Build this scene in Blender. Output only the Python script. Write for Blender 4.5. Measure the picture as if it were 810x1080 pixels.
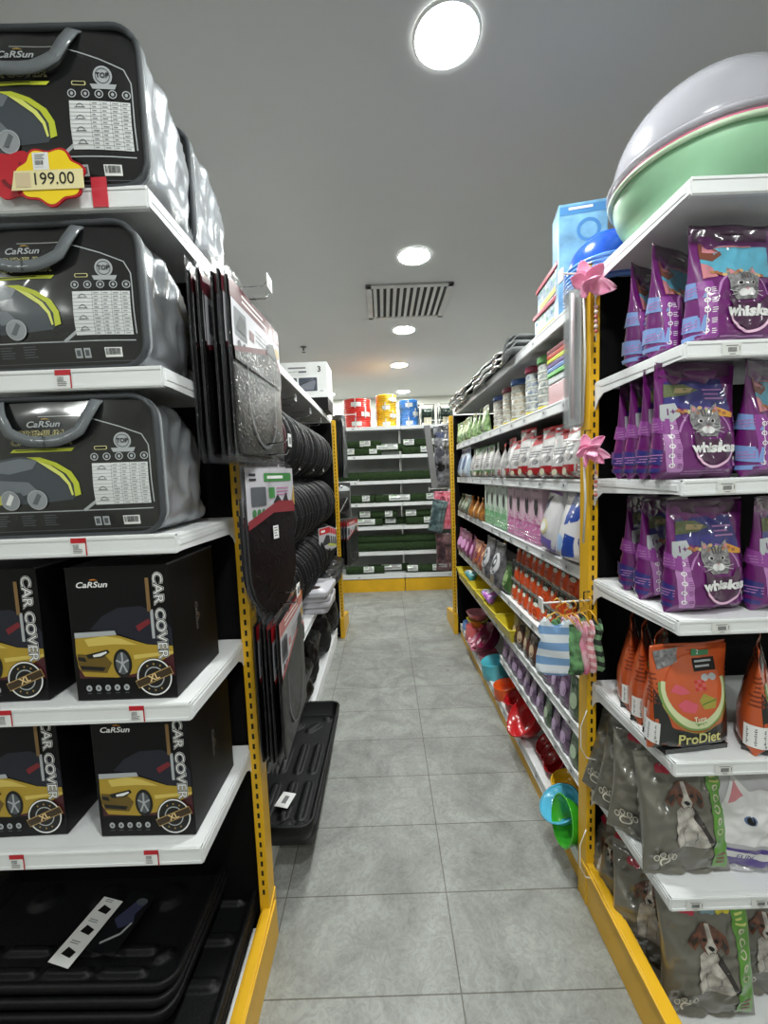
import bpy, bmesh, math, random
from mathutils import Vector, Matrix, noise
R = math.radians; PI = math.pi
for o in list(bpy.data.objects): bpy.data.objects.remove(o)
SC = bpy.context.scene; COL = SC.collection
# ---------------------------------------------------------------- camera
F_PX, PITCH, ROLL, YAW, EYE = 428.83, .0886, .0371, -.0026, 1.564
cd = bpy.data.cameras.new('camera'); cam = bpy.data.objects.new('camera', cd); COL.objects.link(cam); SC.camera = cam
cd.sensor_fit = 'HORIZONTAL'; cd.sensor_width = 36; cd.lens = F_PX/810*36; cd.clip_start = .02
cy, sy, cp, sp = math.cos(YAW), math.sin(YAW), math.cos(PITCH), math.sin(PITCH)
f_ = Vector((sy*cp, cy*cp, -sp)); r_ = Vector((cy, -sy, 0)); u_ = r_.cross(f_)
cr, sr = math.cos(ROLL), math.sin(ROLL)
r2 = r_*cr - u_*sr; u2 = u_*cr + r_*sr
cam.matrix_world = Matrix.Translation((0, 0, EYE)) @ Matrix(((r2.x, u2.x, -f_.x), (r2.y, u2.y, -f_.y), (r2.z, u2.z, -f_.z))).to_4x4()
# ---------------------------------------------------------------- world, exposure
W = bpy.data.worlds.new('world'); SC.world = W; W.use_nodes = True
W.node_tree.nodes['Background'].inputs[0].default_value = (.9, .95, 1, 1); W.node_tree.nodes['Background'].inputs[1].default_value = .3
vs = SC.view_settings; vs.view_transform = 'Standard'; vs.look = 'None'; vs.gamma = 1; vs.use_curve_mapping = False
vs.exposure = 0.3
LAMP = 200.0
CEIL = 3.0
# ---------------------------------------------------------------- materials
def lin(c):
    return tuple(((x/255)/12.92 if x/255 <= .04045 else ((x/255+.055)/1.055)**2.4) for x in c) + (1,)
_M = {}
def mat(key, col=(128, 128, 128), rough=.5, metal=0, var=.06, vs=8, bump=0, bs=40, coat=0, crinkle=0, cs=14, alpha=1, trans=0, emit=0, sss=0, col2=None, stripe=None, spec=.5):
    if key in _M: return _M[key]
    m = bpy.data.materials.new(key); m.use_nodes = True; n = m.node_tree.nodes; l = m.node_tree.links
    b = n['Principled BSDF']; c = lin(col)
    tc = n.new('ShaderNodeTexCoord')
    if emit:
        b.inputs['Base Color'].default_value = c
        b.inputs['Emission Color'].default_value = c; b.inputs['Emission Strength'].default_value = emit
    else:
        nz = n.new('ShaderNodeTexNoise'); nz.inputs['Scale'].default_value = vs; nz.inputs['Detail'].default_value = 4
        l.new(tc.outputs['Object'], nz.inputs['Vector'])
        rp = n.new('ShaderNodeValToRGB'); e = rp.color_ramp.elements
        e[0].position = .35; e[1].position = .65
        d = lin(col2) if col2 else tuple(min(1, x*(1+var)) for x in c[:3]) + (1,)
        e[0].color = c if col2 else tuple(x*(1-var) for x in c[:3]) + (1,); e[1].color = d
        if stripe:
            ax, fr, duty = stripe
            sx = n.new('ShaderNodeSeparateXYZ'); l.new(tc.outputs['Object'], sx.inputs[0])
            ml = n.new('ShaderNodeMath'); ml.operation = 'MULTIPLY'; ml.inputs[1].default_value = fr; l.new(sx.outputs[ax], ml.inputs[0])
            fr_ = n.new('ShaderNodeMath'); fr_.operation = 'FRACT'; l.new(ml.outputs[0], fr_.inputs[0])
            gt = n.new('ShaderNodeMath'); gt.operation = 'GREATER_THAN'; gt.inputs[1].default_value = duty; l.new(fr_.outputs[0], gt.inputs[0])
            l.new(gt.outputs[0], rp.inputs[0])
        else: l.new(nz.outputs['Fac'], rp.inputs[0])
        l.new(rp.outputs[0], b.inputs['Base Color'])
    b.inputs['Roughness'].default_value = rough; b.inputs['Metallic'].default_value = metal; b.inputs['Alpha'].default_value = alpha
    b.inputs['Specular IOR Level'].default_value = spec
    b.inputs['Transmission Weight'].default_value = trans
    if sss: b.inputs['Subsurface Weight'].default_value = sss; b.inputs['Subsurface Radius'].default_value = (.02, .02, .02)
    if bump:
        q = n.new('ShaderNodeTexNoise'); q.inputs['Scale'].default_value = bs; q.inputs['Detail'].default_value = 5
        l.new(tc.outputs['Object'], q.inputs['Vector'])
        bp = n.new('ShaderNodeBump'); bp.inputs['Strength'].default_value = bump; bp.inputs['Distance'].default_value = .01
        l.new(q.outputs['Fac'], bp.inputs['Height']); l.new(bp.outputs[0], b.inputs['Normal'])
    if coat:
        b.inputs['Coat Weight'].default_value = coat; b.inputs['Coat Roughness'].default_value = .12
        if crinkle:
            q = n.new('ShaderNodeTexNoise'); q.noise_type = 'RIDGED_MULTIFRACTAL'; q.inputs['Scale'].default_value = cs*.8; q.inputs['Detail'].default_value = 3; q.inputs['Roughness'].default_value = .45; q.inputs['Distortion'].default_value = .8
            l.new(tc.outputs['Object'], q.inputs['Vector'])
            bp = n.new('ShaderNodeBump'); bp.inputs['Strength'].default_value = min(1, crinkle); bp.inputs['Distance'].default_value = .012*max(1, crinkle)
            l.new(q.outputs['Fac'], bp.inputs['Height']); l.new(bp.outputs[0], b.inputs['Coat Normal'])
            if not bump and crinkle > .7: l.new(bp.outputs[0], b.inputs['Normal'])
    _M[key] = m; return m
def flat(col, key=None, **k): return mat(key or 'print_%d_%d_%d' % tuple(col), col, **dict(dict(rough=.45, var=.03), **k))
def filmp(col, key=None, cr=.5, **k):   # a print under clear crinkled film
    return mat(key or 'film_%d_%d_%d' % tuple(col), col, **dict(dict(rough=.4, var=.04, coat=1, crinkle=cr), **k))
WHITE = flat((236, 236, 236)); BLACK = flat((12, 12, 13)); GREY = flat((120, 120, 122)); GOLD = flat((170, 140, 75)); RED = flat((190, 25, 40))
SHELFW = mat('white_powder_coated_steel', (232, 233, 235), rough=.35, var=.02)
YEL = mat('yellow_painted_steel', (226, 174, 30), rough=.38, var=.06, vs=6)
SLOT = mat('dark_slot', (14, 12, 8), rough=.8)
DARKP = mat('black_back_panel', (7, 7, 8), rough=.8, spec=.15)
WIRE = mat('zinc_wire', (170, 170, 172), rough=.25, metal=1)
# ---------------------------------------------------------------- mesh builder
class MB:
    def __init__(s): s.v = []; s.f = []; s.m = []; s.mats = []; s.sm = []
    def mi(s, m):
        if m not in s.mats: s.mats.append(m)
        return s.mats.index(m)
    def add(s, vs, fs, m, smooth=False):
        o = len(s.v); s.v += [tuple(v) for v in vs]; i = s.mi(m)
        for f in fs: s.f.append(tuple(o+k for k in f)); s.m.append(i); s.sm.append(smooth)
        return s
    def box(s, x0, x1, y0, y1, z0, z1, m, bev=0):
        if x0 > x1: x0, x1 = x1, x0
        if y0 > y1: y0, y1 = y1, y0
        if z0 > z1: z0, z1 = z1, z0
        if bev:
            bm = bmesh.new(); bmesh.ops.create_cube(bm, size=1)
            for v in bm.verts: v.co = Vector(((x0+x1)/2+v.co.x*(x1-x0), (y0+y1)/2+v.co.y*(y1-y0), (z0+z1)/2+v.co.z*(z1-z0)))
            bmesh.ops.bevel(bm, geom=bm.edges[:]+bm.verts[:], offset=bev, segments=2, affect='EDGES', profile=.6)
            s.bm(bm, m); return s
        v = [(x0, y0, z0), (x1, y0, z0), (x1, y1, z0), (x0, y1, z0), (x0, y0, z1), (x1, y0, z1), (x1, y1, z1), (x0, y1, z1)]
        return s.add(v, [(0, 3, 2, 1), (4, 5, 6, 7), (0, 1, 5, 4), (1, 2, 6, 5), (2, 3, 7, 6), (3, 0, 4, 7)], m)
    def bm(s, bm, m, smooth=False):
        bm.verts.index_update(); s.add([v.co[:] for v in bm.verts], [[v.index for v in f.verts] for f in bm.faces], m, smooth); bm.free(); return s
    def tube(s, pts, r, m, n=8, closed=False):
        pts = [Vector(p) for p in pts]; N = len(pts); vs = []; fs = []
        for i, p in enumerate(pts):
            a = pts[(i-1) % N] if (closed or i) else p; b = pts[(i+1) % N] if (closed or i < N-1) else p
            t = (b-a).normalized(); up = Vector((0, 0, 1)) if abs(t.z) < .9 else Vector((0, 1, 0))
            e = t.cross(up).normalized(); g = e.cross(t)
            for k in range(n):
                w = 2*PI*k/n; vs.append(p + e*math.cos(w)*r + g*math.sin(w)*r)
        for i in range(N if closed else N-1):
            j = (i+1) % N
            for k in range(n): fs.append((i*n+k, i*n+(k+1) % n, j*n+(k+1) % n, j*n+k))
        if not closed: fs += [tuple(range(n-1, -1, -1)), tuple((N-1)*n+k for k in range(n))]
        return s.add(vs, fs, m, True)
    def lathe(s, prof, m, n=40, c=(0, 0, 0), axis='z', smooth=True, closed=False):
        vs = []; fs = []; K = len(prof)
        for r, z in prof:
            for k in range(n):
                w = 2*PI*k/n; a, b = r*math.cos(w), r*math.sin(w)
                p = (a, b, z) if axis == 'z' else ((z, a, b) if axis == 'x' else (a, z, b))
                vs.append((c[0]+p[0], c[1]+p[1], c[2]+p[2]))
        for i in range(K if closed else K-1):
            j = (i+1) % K
            for k in range(n): fs.append((i*n+k, i*n+(k+1) % n, j*n+(k+1) % n, j*n+k))
        return s.add(vs, fs, m, smooth)
    def prism(s, poly, y0, y1, m, plane='xz'):
        n = len(poly); f3 = {'xz': lambda a, b, c: (a, c, b), 'yz': lambda a, b, c: (c, a, b), 'xy': lambda a, b, c: (a, b, c)}[plane]
        vs = [f3(a, b, y0) for a, b in poly] + [f3(a, b, y1) for a, b in poly]
        fs = [tuple(range(n)), tuple(range(2*n-1, n-1, -1))] + [(i, i+n, (i+1) % n+n, (i+1) % n) for i in range(n)]
        return s.add(vs, fs, m)
    def grid(s, fn, nu, nv, m, smooth=True):
        vs = [fn(i/nu, j/nv) for j in range(nv+1) for i in range(nu+1)]
        fs = [(j*(nu+1)+i, j*(nu+1)+i+1, (j+1)*(nu+1)+i+1, (j+1)*(nu+1)+i) for j in range(nv) for i in range(nu)]
        return s.add(vs, fs, m, smooth)
    def build(s, name, parent=None, loc=(0, 0, 0), rot=(0, 0, 0), label=None, solid=0, bevel=0):
        me = bpy.data.meshes.new(name); me.from_pydata(s.v, [], s.f)
        for m in s.mats: me.materials.append(m)
        me.polygons.foreach_set('material_index', s.m); me.polygons.foreach_set('use_smooth', s.sm)
        bm = bmesh.new(); bm.from_mesh(me); bmesh.ops.recalc_face_normals(bm, faces=bm.faces[:]); bm.to_mesh(me); bm.free(); me.update()
        o = bpy.data.objects.new(name, me); COL.objects.link(o); o.location = loc; o.rotation_euler = rot
        if parent: o.parent = parent
        if label: o['label'] = label
        if solid: q = o.modifiers.new('thickness', 'SOLIDIFY'); q.thickness = solid; q.offset = 0
        if bevel: q = o.modifiers.new('bevel', 'BEVEL'); q.width = bevel; q.segments = 2; q.limit_method = 'ANGLE'
        return o
def empty(name, cat):
    o = bpy.data.objects.new(name, None); COL.objects.link(o); o.empty_display_size = .05; o['category'] = cat; return o
def struct(o): o['kind'] = 'structure'; return o
def copy_tree(o, parent=None):
    c = o.copy(); COL.objects.link(c)
    if parent: c.parent = parent
    for ch in o.children: copy_tree(ch, c)
    return c
_P = {}
def put(key, builder, loc, label, group=None, rz=0, rx=0, ry=0, sc=None):
    if key not in _P: _P[key] = builder(); o = _P[key]
    else: o = copy_tree(_P[key])
    o.location = loc; o.rotation_euler = (R(rx), R(ry), R(rz))
    if sc: o.scale = sc if isinstance(sc, tuple) else (sc, sc, sc)
    else: o.scale = (1, 1, 1)
    o['label'] = label
    if group: o['group'] = group
    elif 'group' in o.keys(): del o['group']
    return o
def cat(o, c): o['category'] = c; return o
ORD = ['first', 'second', 'third', 'fourth', 'fifth', 'sixth', 'seventh', 'eighth', 'ninth', 'tenth', 'eleventh', 'twelfth', 'thirteenth', 'fourteenth', 'fifteenth', 'sixteenth']
# ---------------------------------------------------------------- flat print artwork
_T = {}
def text_mesh(s, off=0, shear=0, space=1):
    k = (s, off, shear, space)
    if k not in _T:
        c = bpy.data.curves.new('t', 'FONT'); c.body = s; c.offset = off; c.shear = shear; c.resolution_u = 3; c.space_character = space; c.align_x = 'CENTER'; c.align_y = 'CENTER'
        o = bpy.data.objects.new('t', c); me = o.to_mesh()
        _T[k] = ([(v.co.x, v.co.y) for v in me.vertices], [tuple(p.vertices) for p in me.polygons]); o.to_mesh_clear()
        bpy.data.objects.remove(o); bpy.data.curves.remove(c)
    return _T[k]
class Art:
    def __init__(s): s.items = []
    def poly(s, pts, m, L=1): s.items.append((list(pts), [tuple(range(len(pts)))], m, L)); return s
    def rect(s, x0, y0, x1, y1, m, L=1): return s.poly([(x0, y0), (x1, y0), (x1, y1), (x0, y1)], m, L)
    def rrect(s, x0, y0, x1, y1, r, m, L=1):
        p = []
        for cx, cy_, a0 in ((x1-r, y1-r, 0), (x0+r, y1-r, 90), (x0+r, y0+r, 180), (x1-r, y0+r, 270)):
            for k in range(5): a = R(a0+k*22.5); p.append((cx+r*math.cos(a), cy_+r*math.sin(a)))
        return s.poly(p, m, L)
    def ell(s, cx, cy_, rx, ry, m, L=1, n=20, rot=0):
        c, d = math.cos(R(rot)), math.sin(R(rot))
        return s.poly([(cx+rx*math.cos(2*PI*k/n)*c-ry*math.sin(2*PI*k/n)*d, cy_+rx*math.cos(2*PI*k/n)*d+ry*math.sin(2*PI*k/n)*c) for k in range(n)], m, L)
    def ring(s, cx, cy_, r0, r1, m, L=1, n=24, a0=0, a1=360, asp=1):
        N = n if a1-a0 >= 360 else n+1
        v = []
        for k in range(N):
            a = R(a0+(a1-a0)*k/n); v += [(cx+r0*math.cos(a), cy_+r0*math.sin(a)*asp), (cx+r1*math.cos(a), cy_+r1*math.sin(a)*asp)]
        f = [(2*k, 2*k+1, (2*k+3) % (2*N), (2*k+2) % (2*N)) for k in range(n)]
        s.items.append((v, f, m, L)); return s
    def line(s, pts, w, m, L=1):
        for (x0, y0), (x1, y1) in zip(pts, pts[1:]):
            d = math.hypot(x1-x0, y1-y0) or 1; nx, ny = -(y1-y0)/d*w/2, (x1-x0)/d*w/2
            s.poly([(x0-nx, y0-ny), (x1-nx, y1-ny), (x1+nx, y1+ny), (x0+nx, y0+ny)], m, L)
        return s
    def text(s, t, x, y, h, m, L=2, rot=0, off=0, shear=0, sx=1, space=1):
        v, f = text_mesh(t, off, shear, space); c, d = math.cos(R(rot)), math.sin(R(rot)); k = h/.72
        s.items.append(([(x+(a*sx*c-b*d)*k, y+(a*sx*d+b*c)*k) for a, b in v], f, m, L)); return s
    def lines(s, x0, y0, x1, n, dy, w, m, L=2, rnd=0):   # rows of small illegible print
        for i in range(n):
            s.rect(x0, y0-i*dy-w, x0+(x1-x0)*(1-.35*random.random()*(rnd or 1)), y0-i*dy, m, L)
        return s
    def barcode(s, x0, y0, x1, y1, L=2):
        s.rect(x0, y0, x1, y1, WHITE, L); n = 14
        for i in range(n):
            a = x0+(x1-x0)*(.08+.84*i/n); s.rect(a, y0+(y1-y0)*.25, a+(x1-x0)*.84/n*random.choice((.35, .55, .7)), y1-(y1-y0)*.1, BLACK, L+1)
        return s
    def bake(s, mb, fn, eps=.0006, step=None):
        for v, f, m, L in s.items:
            bm = bmesh.new(); bv = [bm.verts.new((a, b, 0)) for a, b in v]
            for q in f:
                try: bm.faces.new([bv[i] for i in q])
                except ValueError: pass
            if step:
                bmesh.ops.triangulate(bm, faces=bm.faces[:])
                for _ in range(5):
                    e = [x for x in bm.edges if x.calc_length() > step]
                    if not e: break
                    bmesh.ops.subdivide_edges(bm, edges=e, cuts=1); bmesh.ops.triangulate(bm, faces=[x for x in bm.faces if len(x.verts) > 4])
            elif any(len(q) > 4 for q in f): bmesh.ops.triangulate(bm, faces=bm.faces[:])
            bm.verts.index_update()
            mb.add([fn(w.co.x, w.co.y, L*eps) for w in bm.verts], [[w.index for w in q.verts] for q in bm.faces], m, bool(step)); bm.free()
        return mb
def face_front(y=0, x=0, z=0): return lambda u, v, e: (x+u, y-e, z+v)
# ================================================================ ROOM
random.seed(4)
def floor_mat():
    m = bpy.data.materials.new('grey_stone_floor_tiles'); m.use_nodes = True; n = m.node_tree.nodes; l = m.node_tree.links; b = n['Principled BSDF']
    g = n.new('ShaderNodeNewGeometry'); mp = n.new('ShaderNodeMapping'); mp.inputs['Location'].default_value = (-.1767, -1.0933, 0); l.new(g.outputs['Position'], mp.inputs[0])
    br = n.new('ShaderNodeTexBrick'); br.offset = 0; br.squash = 1; br.inputs['Scale'].default_value = 1; br.inputs['Brick Width'].default_value = .6; br.inputs['Row Height'].default_value = .3
    br.inputs['Mortar Size'].default_value = .0022; br.inputs['Mortar Smooth'].default_value = .2; br.inputs['Bias'].default_value = 0
    br.inputs['Color1'].default_value = (.93, .93, .93, 1); br.inputs['Color2'].default_value = (1.07, 1.07, 1.07, 1); br.inputs['Mortar'].default_value = (.42, .38, .34, 1)
    l.new(mp.outputs[0], br.inputs['Vector'])
    def nz(sc, d, det=8, rg=.62):
        q = n.new('ShaderNodeTexNoise'); q.inputs['Scale'].default_value = sc; q.inputs['Detail'].default_value = det; q.inputs['Roughness'].default_value = rg; q.inputs['Distortion'].default_value = d; l.new(g.outputs['Position'], q.inputs['Vector']); return q
    a = nz(4, 1.4); r1 = n.new('ShaderNodeValToRGB'); e = r1.color_ramp.elements; e[0].position = .3; e[0].color = lin((128, 129, 126)); e[1].position = .7; e[1].color = lin((166, 168, 165)); l.new(a.outputs[0], r1.inputs[0])
    c = nz(26, 2.5, 10, .7); r2 = n.new('ShaderNodeValToRGB'); e = r2.color_ramp.elements; e[0].position = .36; e[0].color = (.78, .78, .76, 1); e[1].position = .58; e[1].color = (1.05, 1.05, 1.04, 1); l.new(c.outputs[0], r2.inputs[0])
    m1 = n.new('ShaderNodeMix'); m1.data_type = 'RGBA'; m1.blend_type = 'MULTIPLY'; m1.inputs[0].default_value = 1; l.new(r1.outputs[0], m1.inputs[6]); l.new(r2.outputs[0], m1.inputs[7])
    m2 = n.new('ShaderNodeMix'); m2.data_type = 'RGBA'; m2.blend_type = 'MULTIPLY'; m2.inputs[0].default_value = 1; l.new(m1.outputs[2], m2.inputs[6]); l.new(br.outputs['Color'], m2.inputs[7])
    l.new(m2.outputs[2], b.inputs['Base Color']); b.inputs['Roughness'].default_value = .48
    bp = n.new('ShaderNodeBump'); bp.inputs['Strength'].default_value = .15; bp.inputs['Distance'].default_value = .003; l.new(br.outputs['Fac'], bp.inputs['Height']); bp.invert = True; l.new(bp.outputs[0], b.inputs['Normal'])
    return m
X0, X1, Y0, Y1 = -4.2, 4.6, -3.2, 7.7
PLASTER = mat('painted_ceiling', (186, 186, 186), rough=.8, var=.015, vs=2)
WALLM = mat('off_white_wall_paint', (214, 214, 206), rough=.8, var=.02, vs=2)
struct(MB().box(X0, X1, Y0, Y1, -.08, 0, floor_mat()).build('floor'))
struct(MB().box(X0, X1, Y0, Y1, CEIL, CEIL+.1, PLASTER).build('ceiling'))
struct(MB().box(X0, X1, Y1, Y1+.1, -.08, CEIL+.1, WALLM).build('wall_back'))
struct(MB().box(X0, X1, Y0-.1, Y0, -.08, CEIL+.1, WALLM).build('wall_front'))
struct(MB().box(X0-.1, X0, Y0-.1, Y1+.1, -.08, CEIL+.1, WALLM).build('wall_left'))
struct(MB().box(X1, X1+.1, Y0-.1, Y1+.1, -.08, CEIL+.1, WALLM).build('wall_right'))
LAMPM = mat('lit_lamp_diffuser', (250, 255, 250), emit=LAMP)
def b_light():
    t = empty('ceiling_light', 'light')
    MB().lathe([(.100, -.002), (.104, -.007), (.110, -.007), (.114, -.001)], SHELFW, n=48).build('trim_ring', t)
    MB().lathe([(.0005, -.004), (.100, -.004)], LAMPM, n=48).build('diffuser', t)
    return t
lts = [(.254, -1.19, 'round recessed ceiling light behind the camera end of the aisle'), (.26, 1.474, 'largest nearest round ceiling light above the aisle'), (.254, 2.82, 'round ceiling light just before the square air grille'), (.254, 4.185, 'round ceiling light just beyond the square air grille'),
       (.255, 5.469, 'small round ceiling light above the turf shelves at the back'), (.386, 7.175, 'farthest round ceiling light, low over the blue hose coils')]
lts += [(.254, .14, 'round recessed ceiling light directly over the near aisle end')]
for x, y, s in lts: put('light', b_light, (x, y, CEIL), s, 'round recessed ceiling lights')
for i, x in enumerate((-2.6, 3.1)):
    for j, y in enumerate((-1.2, 1.5, 4.2, 6.4)):
        put('light', b_light, (x, y, CEIL), 'round ceiling light over the hidden aisle %s, %s from the front' % (('on the left', 'on the right')[i], ORD[j]), 'round recessed ceiling lights')
put('light', b_light, (-.9, 7.175, CEIL), 'round ceiling light behind the turf shelves, left of the aisle line', 'round recessed ceiling lights')
put('light', b_light, (1.7, 7.175, CEIL), 'round ceiling light behind the turf shelves, right of the aisle line', 'round recessed ceiling lights')
for x, y, s in ((-1.7, 6.7, 'left'), (2.3, 6.7, 'right'), (-2.1, 7.2, 'far left'), (2.9, 7.2, 'far right')): put('light', b_light, (x, y, CEIL), 'added unseen light brightening the ceiling behind the turf shelves, %s one' % s, 'round recessed ceiling lights')  # unseen lamps added only to brighten the far ceiling and back wall
def b_grille():
    t = empty('air_grille', 'vent'); GM = mat('grey_grille_metal', (176, 174, 174), rough=.5)
    w, h = .335, .33
    fr = MB()
    for a in ((-w, w, -h, -h+.045), (-w, w, h-.045, h), (-w, -w+.045, -h, h), (w-.045, w, -h, h)): fr.box(a[0], a[1], a[2], a[3], -.014, -.001, GM, .003)
    fr.build('frame', t)
    MB().box(-w+.03, w-.03, -h+.03, h-.03, -.003, -.0005, mat('duct_dark', (52, 50, 50), rough=.9)).build('duct_opening', t)
    s0 = None
    for i in range(11):
        x = -w+.075+i*(2*w-.15)/10
        MB().add([(x-.02, -h+.045, -.013), (x-.02, h-.045, -.013), (x+.006, h-.045, -.004), (x+.006, -h+.045, -.004), (x-.018, -h+.045, -.015), (x-.018, h-.045, -.015), (x+.008, h-.045, -.006), (x+.008, -h+.045, -.006)],
                 [(0, 1, 2, 3), (4, 7, 6, 5), (0, 3, 7, 4), (1, 5, 6, 2), (0, 4, 5, 1), (3, 2, 6, 7)], GM).build('slat', t)
    return t
put('grille', b_grille, (.25, 3.53, CEIL), 'square grey slatted air grille set in the ceiling', rz=0)
def b_sprinkler():
    t = empty('fire_sprinkler', 'sprinkler'); D = mat('dull_brass', (95, 90, 84), rough=.4, metal=.8)
    MB().lathe([(.001, -.001), (.035, -.002), (.034, -.008), (.012, -.01), (.010, -.04), (.001, -.04)], D, n=20).build('body', t)
    MB().lathe([(.001, -.058), (.022, -.058), (.022, -.061), (.001, -.061)], D, n=16).tube([(.01, 0, -.04), (.014, 0, -.05), (0, 0, -.06)], .002, D, 5).tube([(-.01, 0, -.04), (-.014, 0, -.05), (0, 0, -.06)], .002, D, 5).build('deflector', t)
    return t
put('sprinkler', b_sprinkler, (-.826, 4.59, CEIL), 'small metal fire sprinkler on the ceiling above the boxed item marked 3')
# ================================================================ RACKS
def b_post(parent, x, y, w, d, h, foot_y, base=True):
    p = MB().box(x-w/2, x+w/2, y, y+d, 0, h, YEL, .003).build('upright', parent)
    s = MB(); z = .22
    while z < h-.04:
        s.box(x-.0035, x+.0035, y-.0008, y+.001, z, z+.017, SLOT); z += .0335
    s.build('slot_row', p)
    return p
def b_foot(parent, x, w, y0, y1, h):
    m = MB(); m.prism([(y0, .0), (y1, 0), (y1, h+.02), (y1-.08, h), (y0, h-.012)], x-w/2, x+w/2, YEL, 'yz')
    m.box(x-w/2-.006, x+w/2+.006, y0, y1-.02, h-.02, h-.008, YEL)
    m.build('foot', parent, bevel=.003)
def price_ticket(parent, x, kind, z=-.024):
    a = Art()
    if kind == 'red':
        a.rect(-.017, -.018, .017, .020, WHITE, 1); a.rect(-.017, .009, .017, .020, RED, 2); a.rect(.014, -.018, .017, .012, RED, 2)
        a.rect(-.013, -.002, .0, .006, BLACK, 3)
        for i in range(5): a.rect(-.012+i*.0026, -.0018, -.0108+i*.0026, .0058, WHITE, 4)
        a.lines(-.013, -.004, .008, 3, .0035, .0014, GREY, 3)
    else:
        a.rect(-.024, -.014, .02, .013, flat((222, 222, 220)), 1)
        for i in range(9): a.rect(-.010+i*.0022, -.006, -.0088+i*.0022, .004, flat((40, 40, 44)), 2)
        a.rect(-.015, .007, .012, .0085, GREY, 2); a.rect(-.006, -.011, .006, -.0095, GREY, 2); a.rect(.0145, -.004, .016, .006, GREY, 2)
    mb = MB().box(-.018, .018, -.0006, .0002, -.018, .020, WHITE) if kind == 'red' else MB()
    a.bake(mb, face_front(-.0006)).build('price_ticket', parent, loc=(x, -.0012, z))
def b_shelf(parent, L, D, loc, rz=0, lip=.042, tickets=(), bracket=True, marks=0, wire=False, label=None):
    """top surface at local z=0, front lip at y=0, length along +x"""
    s = MB()
    s.box(0, L, .002, D, -.022, 0, SHELFW)
    s.box(0, L, 0, .012, -lip, .001, SHELFW, .002)
    s.box(.001, L-.001, -.0016, .003, -lip+.003, -lip+.009, SHELFW).box(.001, L-.001, -.0016, .003, -.007, -.002, SHELFW)
    o = s.build('shelf', parent, loc=loc, rot=(0, 0, R(rz)))
    if bracket:
        for x in (-.0035, L+.0005):
            b = MB(); b.prism([(.001, -.004), (D, -.004), (D, -.085), (D-.012, -.088), (D-.03, -.062), (D-.06, -.044), (.03, -lip+.004), (.001, -lip+.003)], x, x+.003, SHELFW, 'yz')
            b.prism([(.012, -.012), (D-.03, -.012), (D-.05, -.022), (.012, -.026)], x-.0012, x+.0042, SHELFW, 'yz')
            b.build('shelf_bracket', o)
    for x, k in tickets: price_ticket(o, x, k, -lip/2-.001 if k != 'red' else -lip/2)
    if marks:
        a = Art(); 
        for i in range(marks):
            x = L*(i+.5+.15*random.uniform(-1, 1))/marks
            a = Art(); a.rect(x-.022, -.5*lip-.013, x+.022, -.5*lip+.013, flat((214, 216, 218)), 1)
            a.rect(x-.006, -.5*lip-.006, x+.006, -.5*lip+.006, flat((110, 112, 116)), 2); a.rect(x-.004, -.5*lip-.003, x+.003, -.5*lip+.002, flat((60, 60, 66)), 3); a.bake(MB(), face_front(-.0018)).build('price_label', o)
    if wire:
        w = MB()
        for z in (.018, .034, .05): w.tube([(.01, .004, z), (L-.01, .004, z)], .0016, WIRE, 5)
        x = .012
        while x < L: w.tube([(x, .004, 0), (x, .004, .052)], .0014, WIRE, 4); x += .3
        w.build('wire_fence', o)
    return o
# left end unit facing the camera
LX, LYF, LYB = -.456, .872, 1.21
t = empty('display_rack', 'shelving rack'); t['label'] = 'near left white end rack with yellow upright holding car covers'; t.location = (LX, LYB, 0)
def rel(ob, *p): return tuple(p[i]-ob.location[i] for i in range(3))
def shift(ob):   # children built in world coordinates move under the thing's base
    for c in ob.children: c.location = Vector(c.location)-ob.location
LW = .98
for zt, tk in ((2.163, []), (1.810, [(.776, 'red')]), (1.456, [(.772, 'red')]), (1.073, [(.565, 'red'), (.863, 'red')]), (.722, [(.552, 'red'), (.865, 'red')])):
    b_shelf(t, LW, LYB-LYF+.02, (LX-LW, LYF, zt), tickets=tk, lip=.043)
MB().box(LX-LW, LX-.002, LYB+.03, LYB+.05, .02, 2.16, DARKP).build('back_panel', t)
b_post(t, LX+.016, LYB, .032, .06, 2.15, LYF); b_post(t, LX-LW-.016, LYB, .032, .06, 2.15, LYF)
b_foot(t, LX+.021, .03, .80, LYB+.06, .165); b_foot(t, LX-LW-.016, .03, .80, LYB+.06, .165)
MB().box(LX-LW, LX+.004, LYF+.0, LYB, .0, .10, SHELFW).build('base_deck', t)
shift(t)
# right end unit facing the camera
RX, RYF, RYB = .684, .937, 1.33
t = empty('display_rack', 'shelving rack'); t['label'] = 'near right white end rack with yellow upright holding pet food'; t.location = (RX, RYB, 0)
for zt, tk in ((2.182, []), (1.837, [(.10, 'w')]), (1.529, [(.10, 'w')]), (1.196, [(.10, 'w')]), (.838, [(.12, 'w')]), (.474, [(.06, 'w'), (.225, 'w')])):
    b_shelf(t, .98, RYB-RYF+.01, (RX+.004, RYF, zt), tickets=tk, lip=.038)
MB().box(RX+.02, RX+.98, RYB+.03, RYB+.05, .02, 2.18, DARKP).build('back_panel', t)
b_post(t, RX, RYB, .032, .06, 2.205, RYF); b_post(t, RX+1.0, RYB, .032, .06, 2.205, RYF)
b_foot(t, RX+.002, .03, .8, RYB+.06, .16); b_foot(t, RX+1.0, .03, .8, RYB+.06, .16)
MB().box(RX+.02, RX+.98, RYF, RYB, 0, .04, SHELFW).build('base_deck', t)
shift(t)
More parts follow.
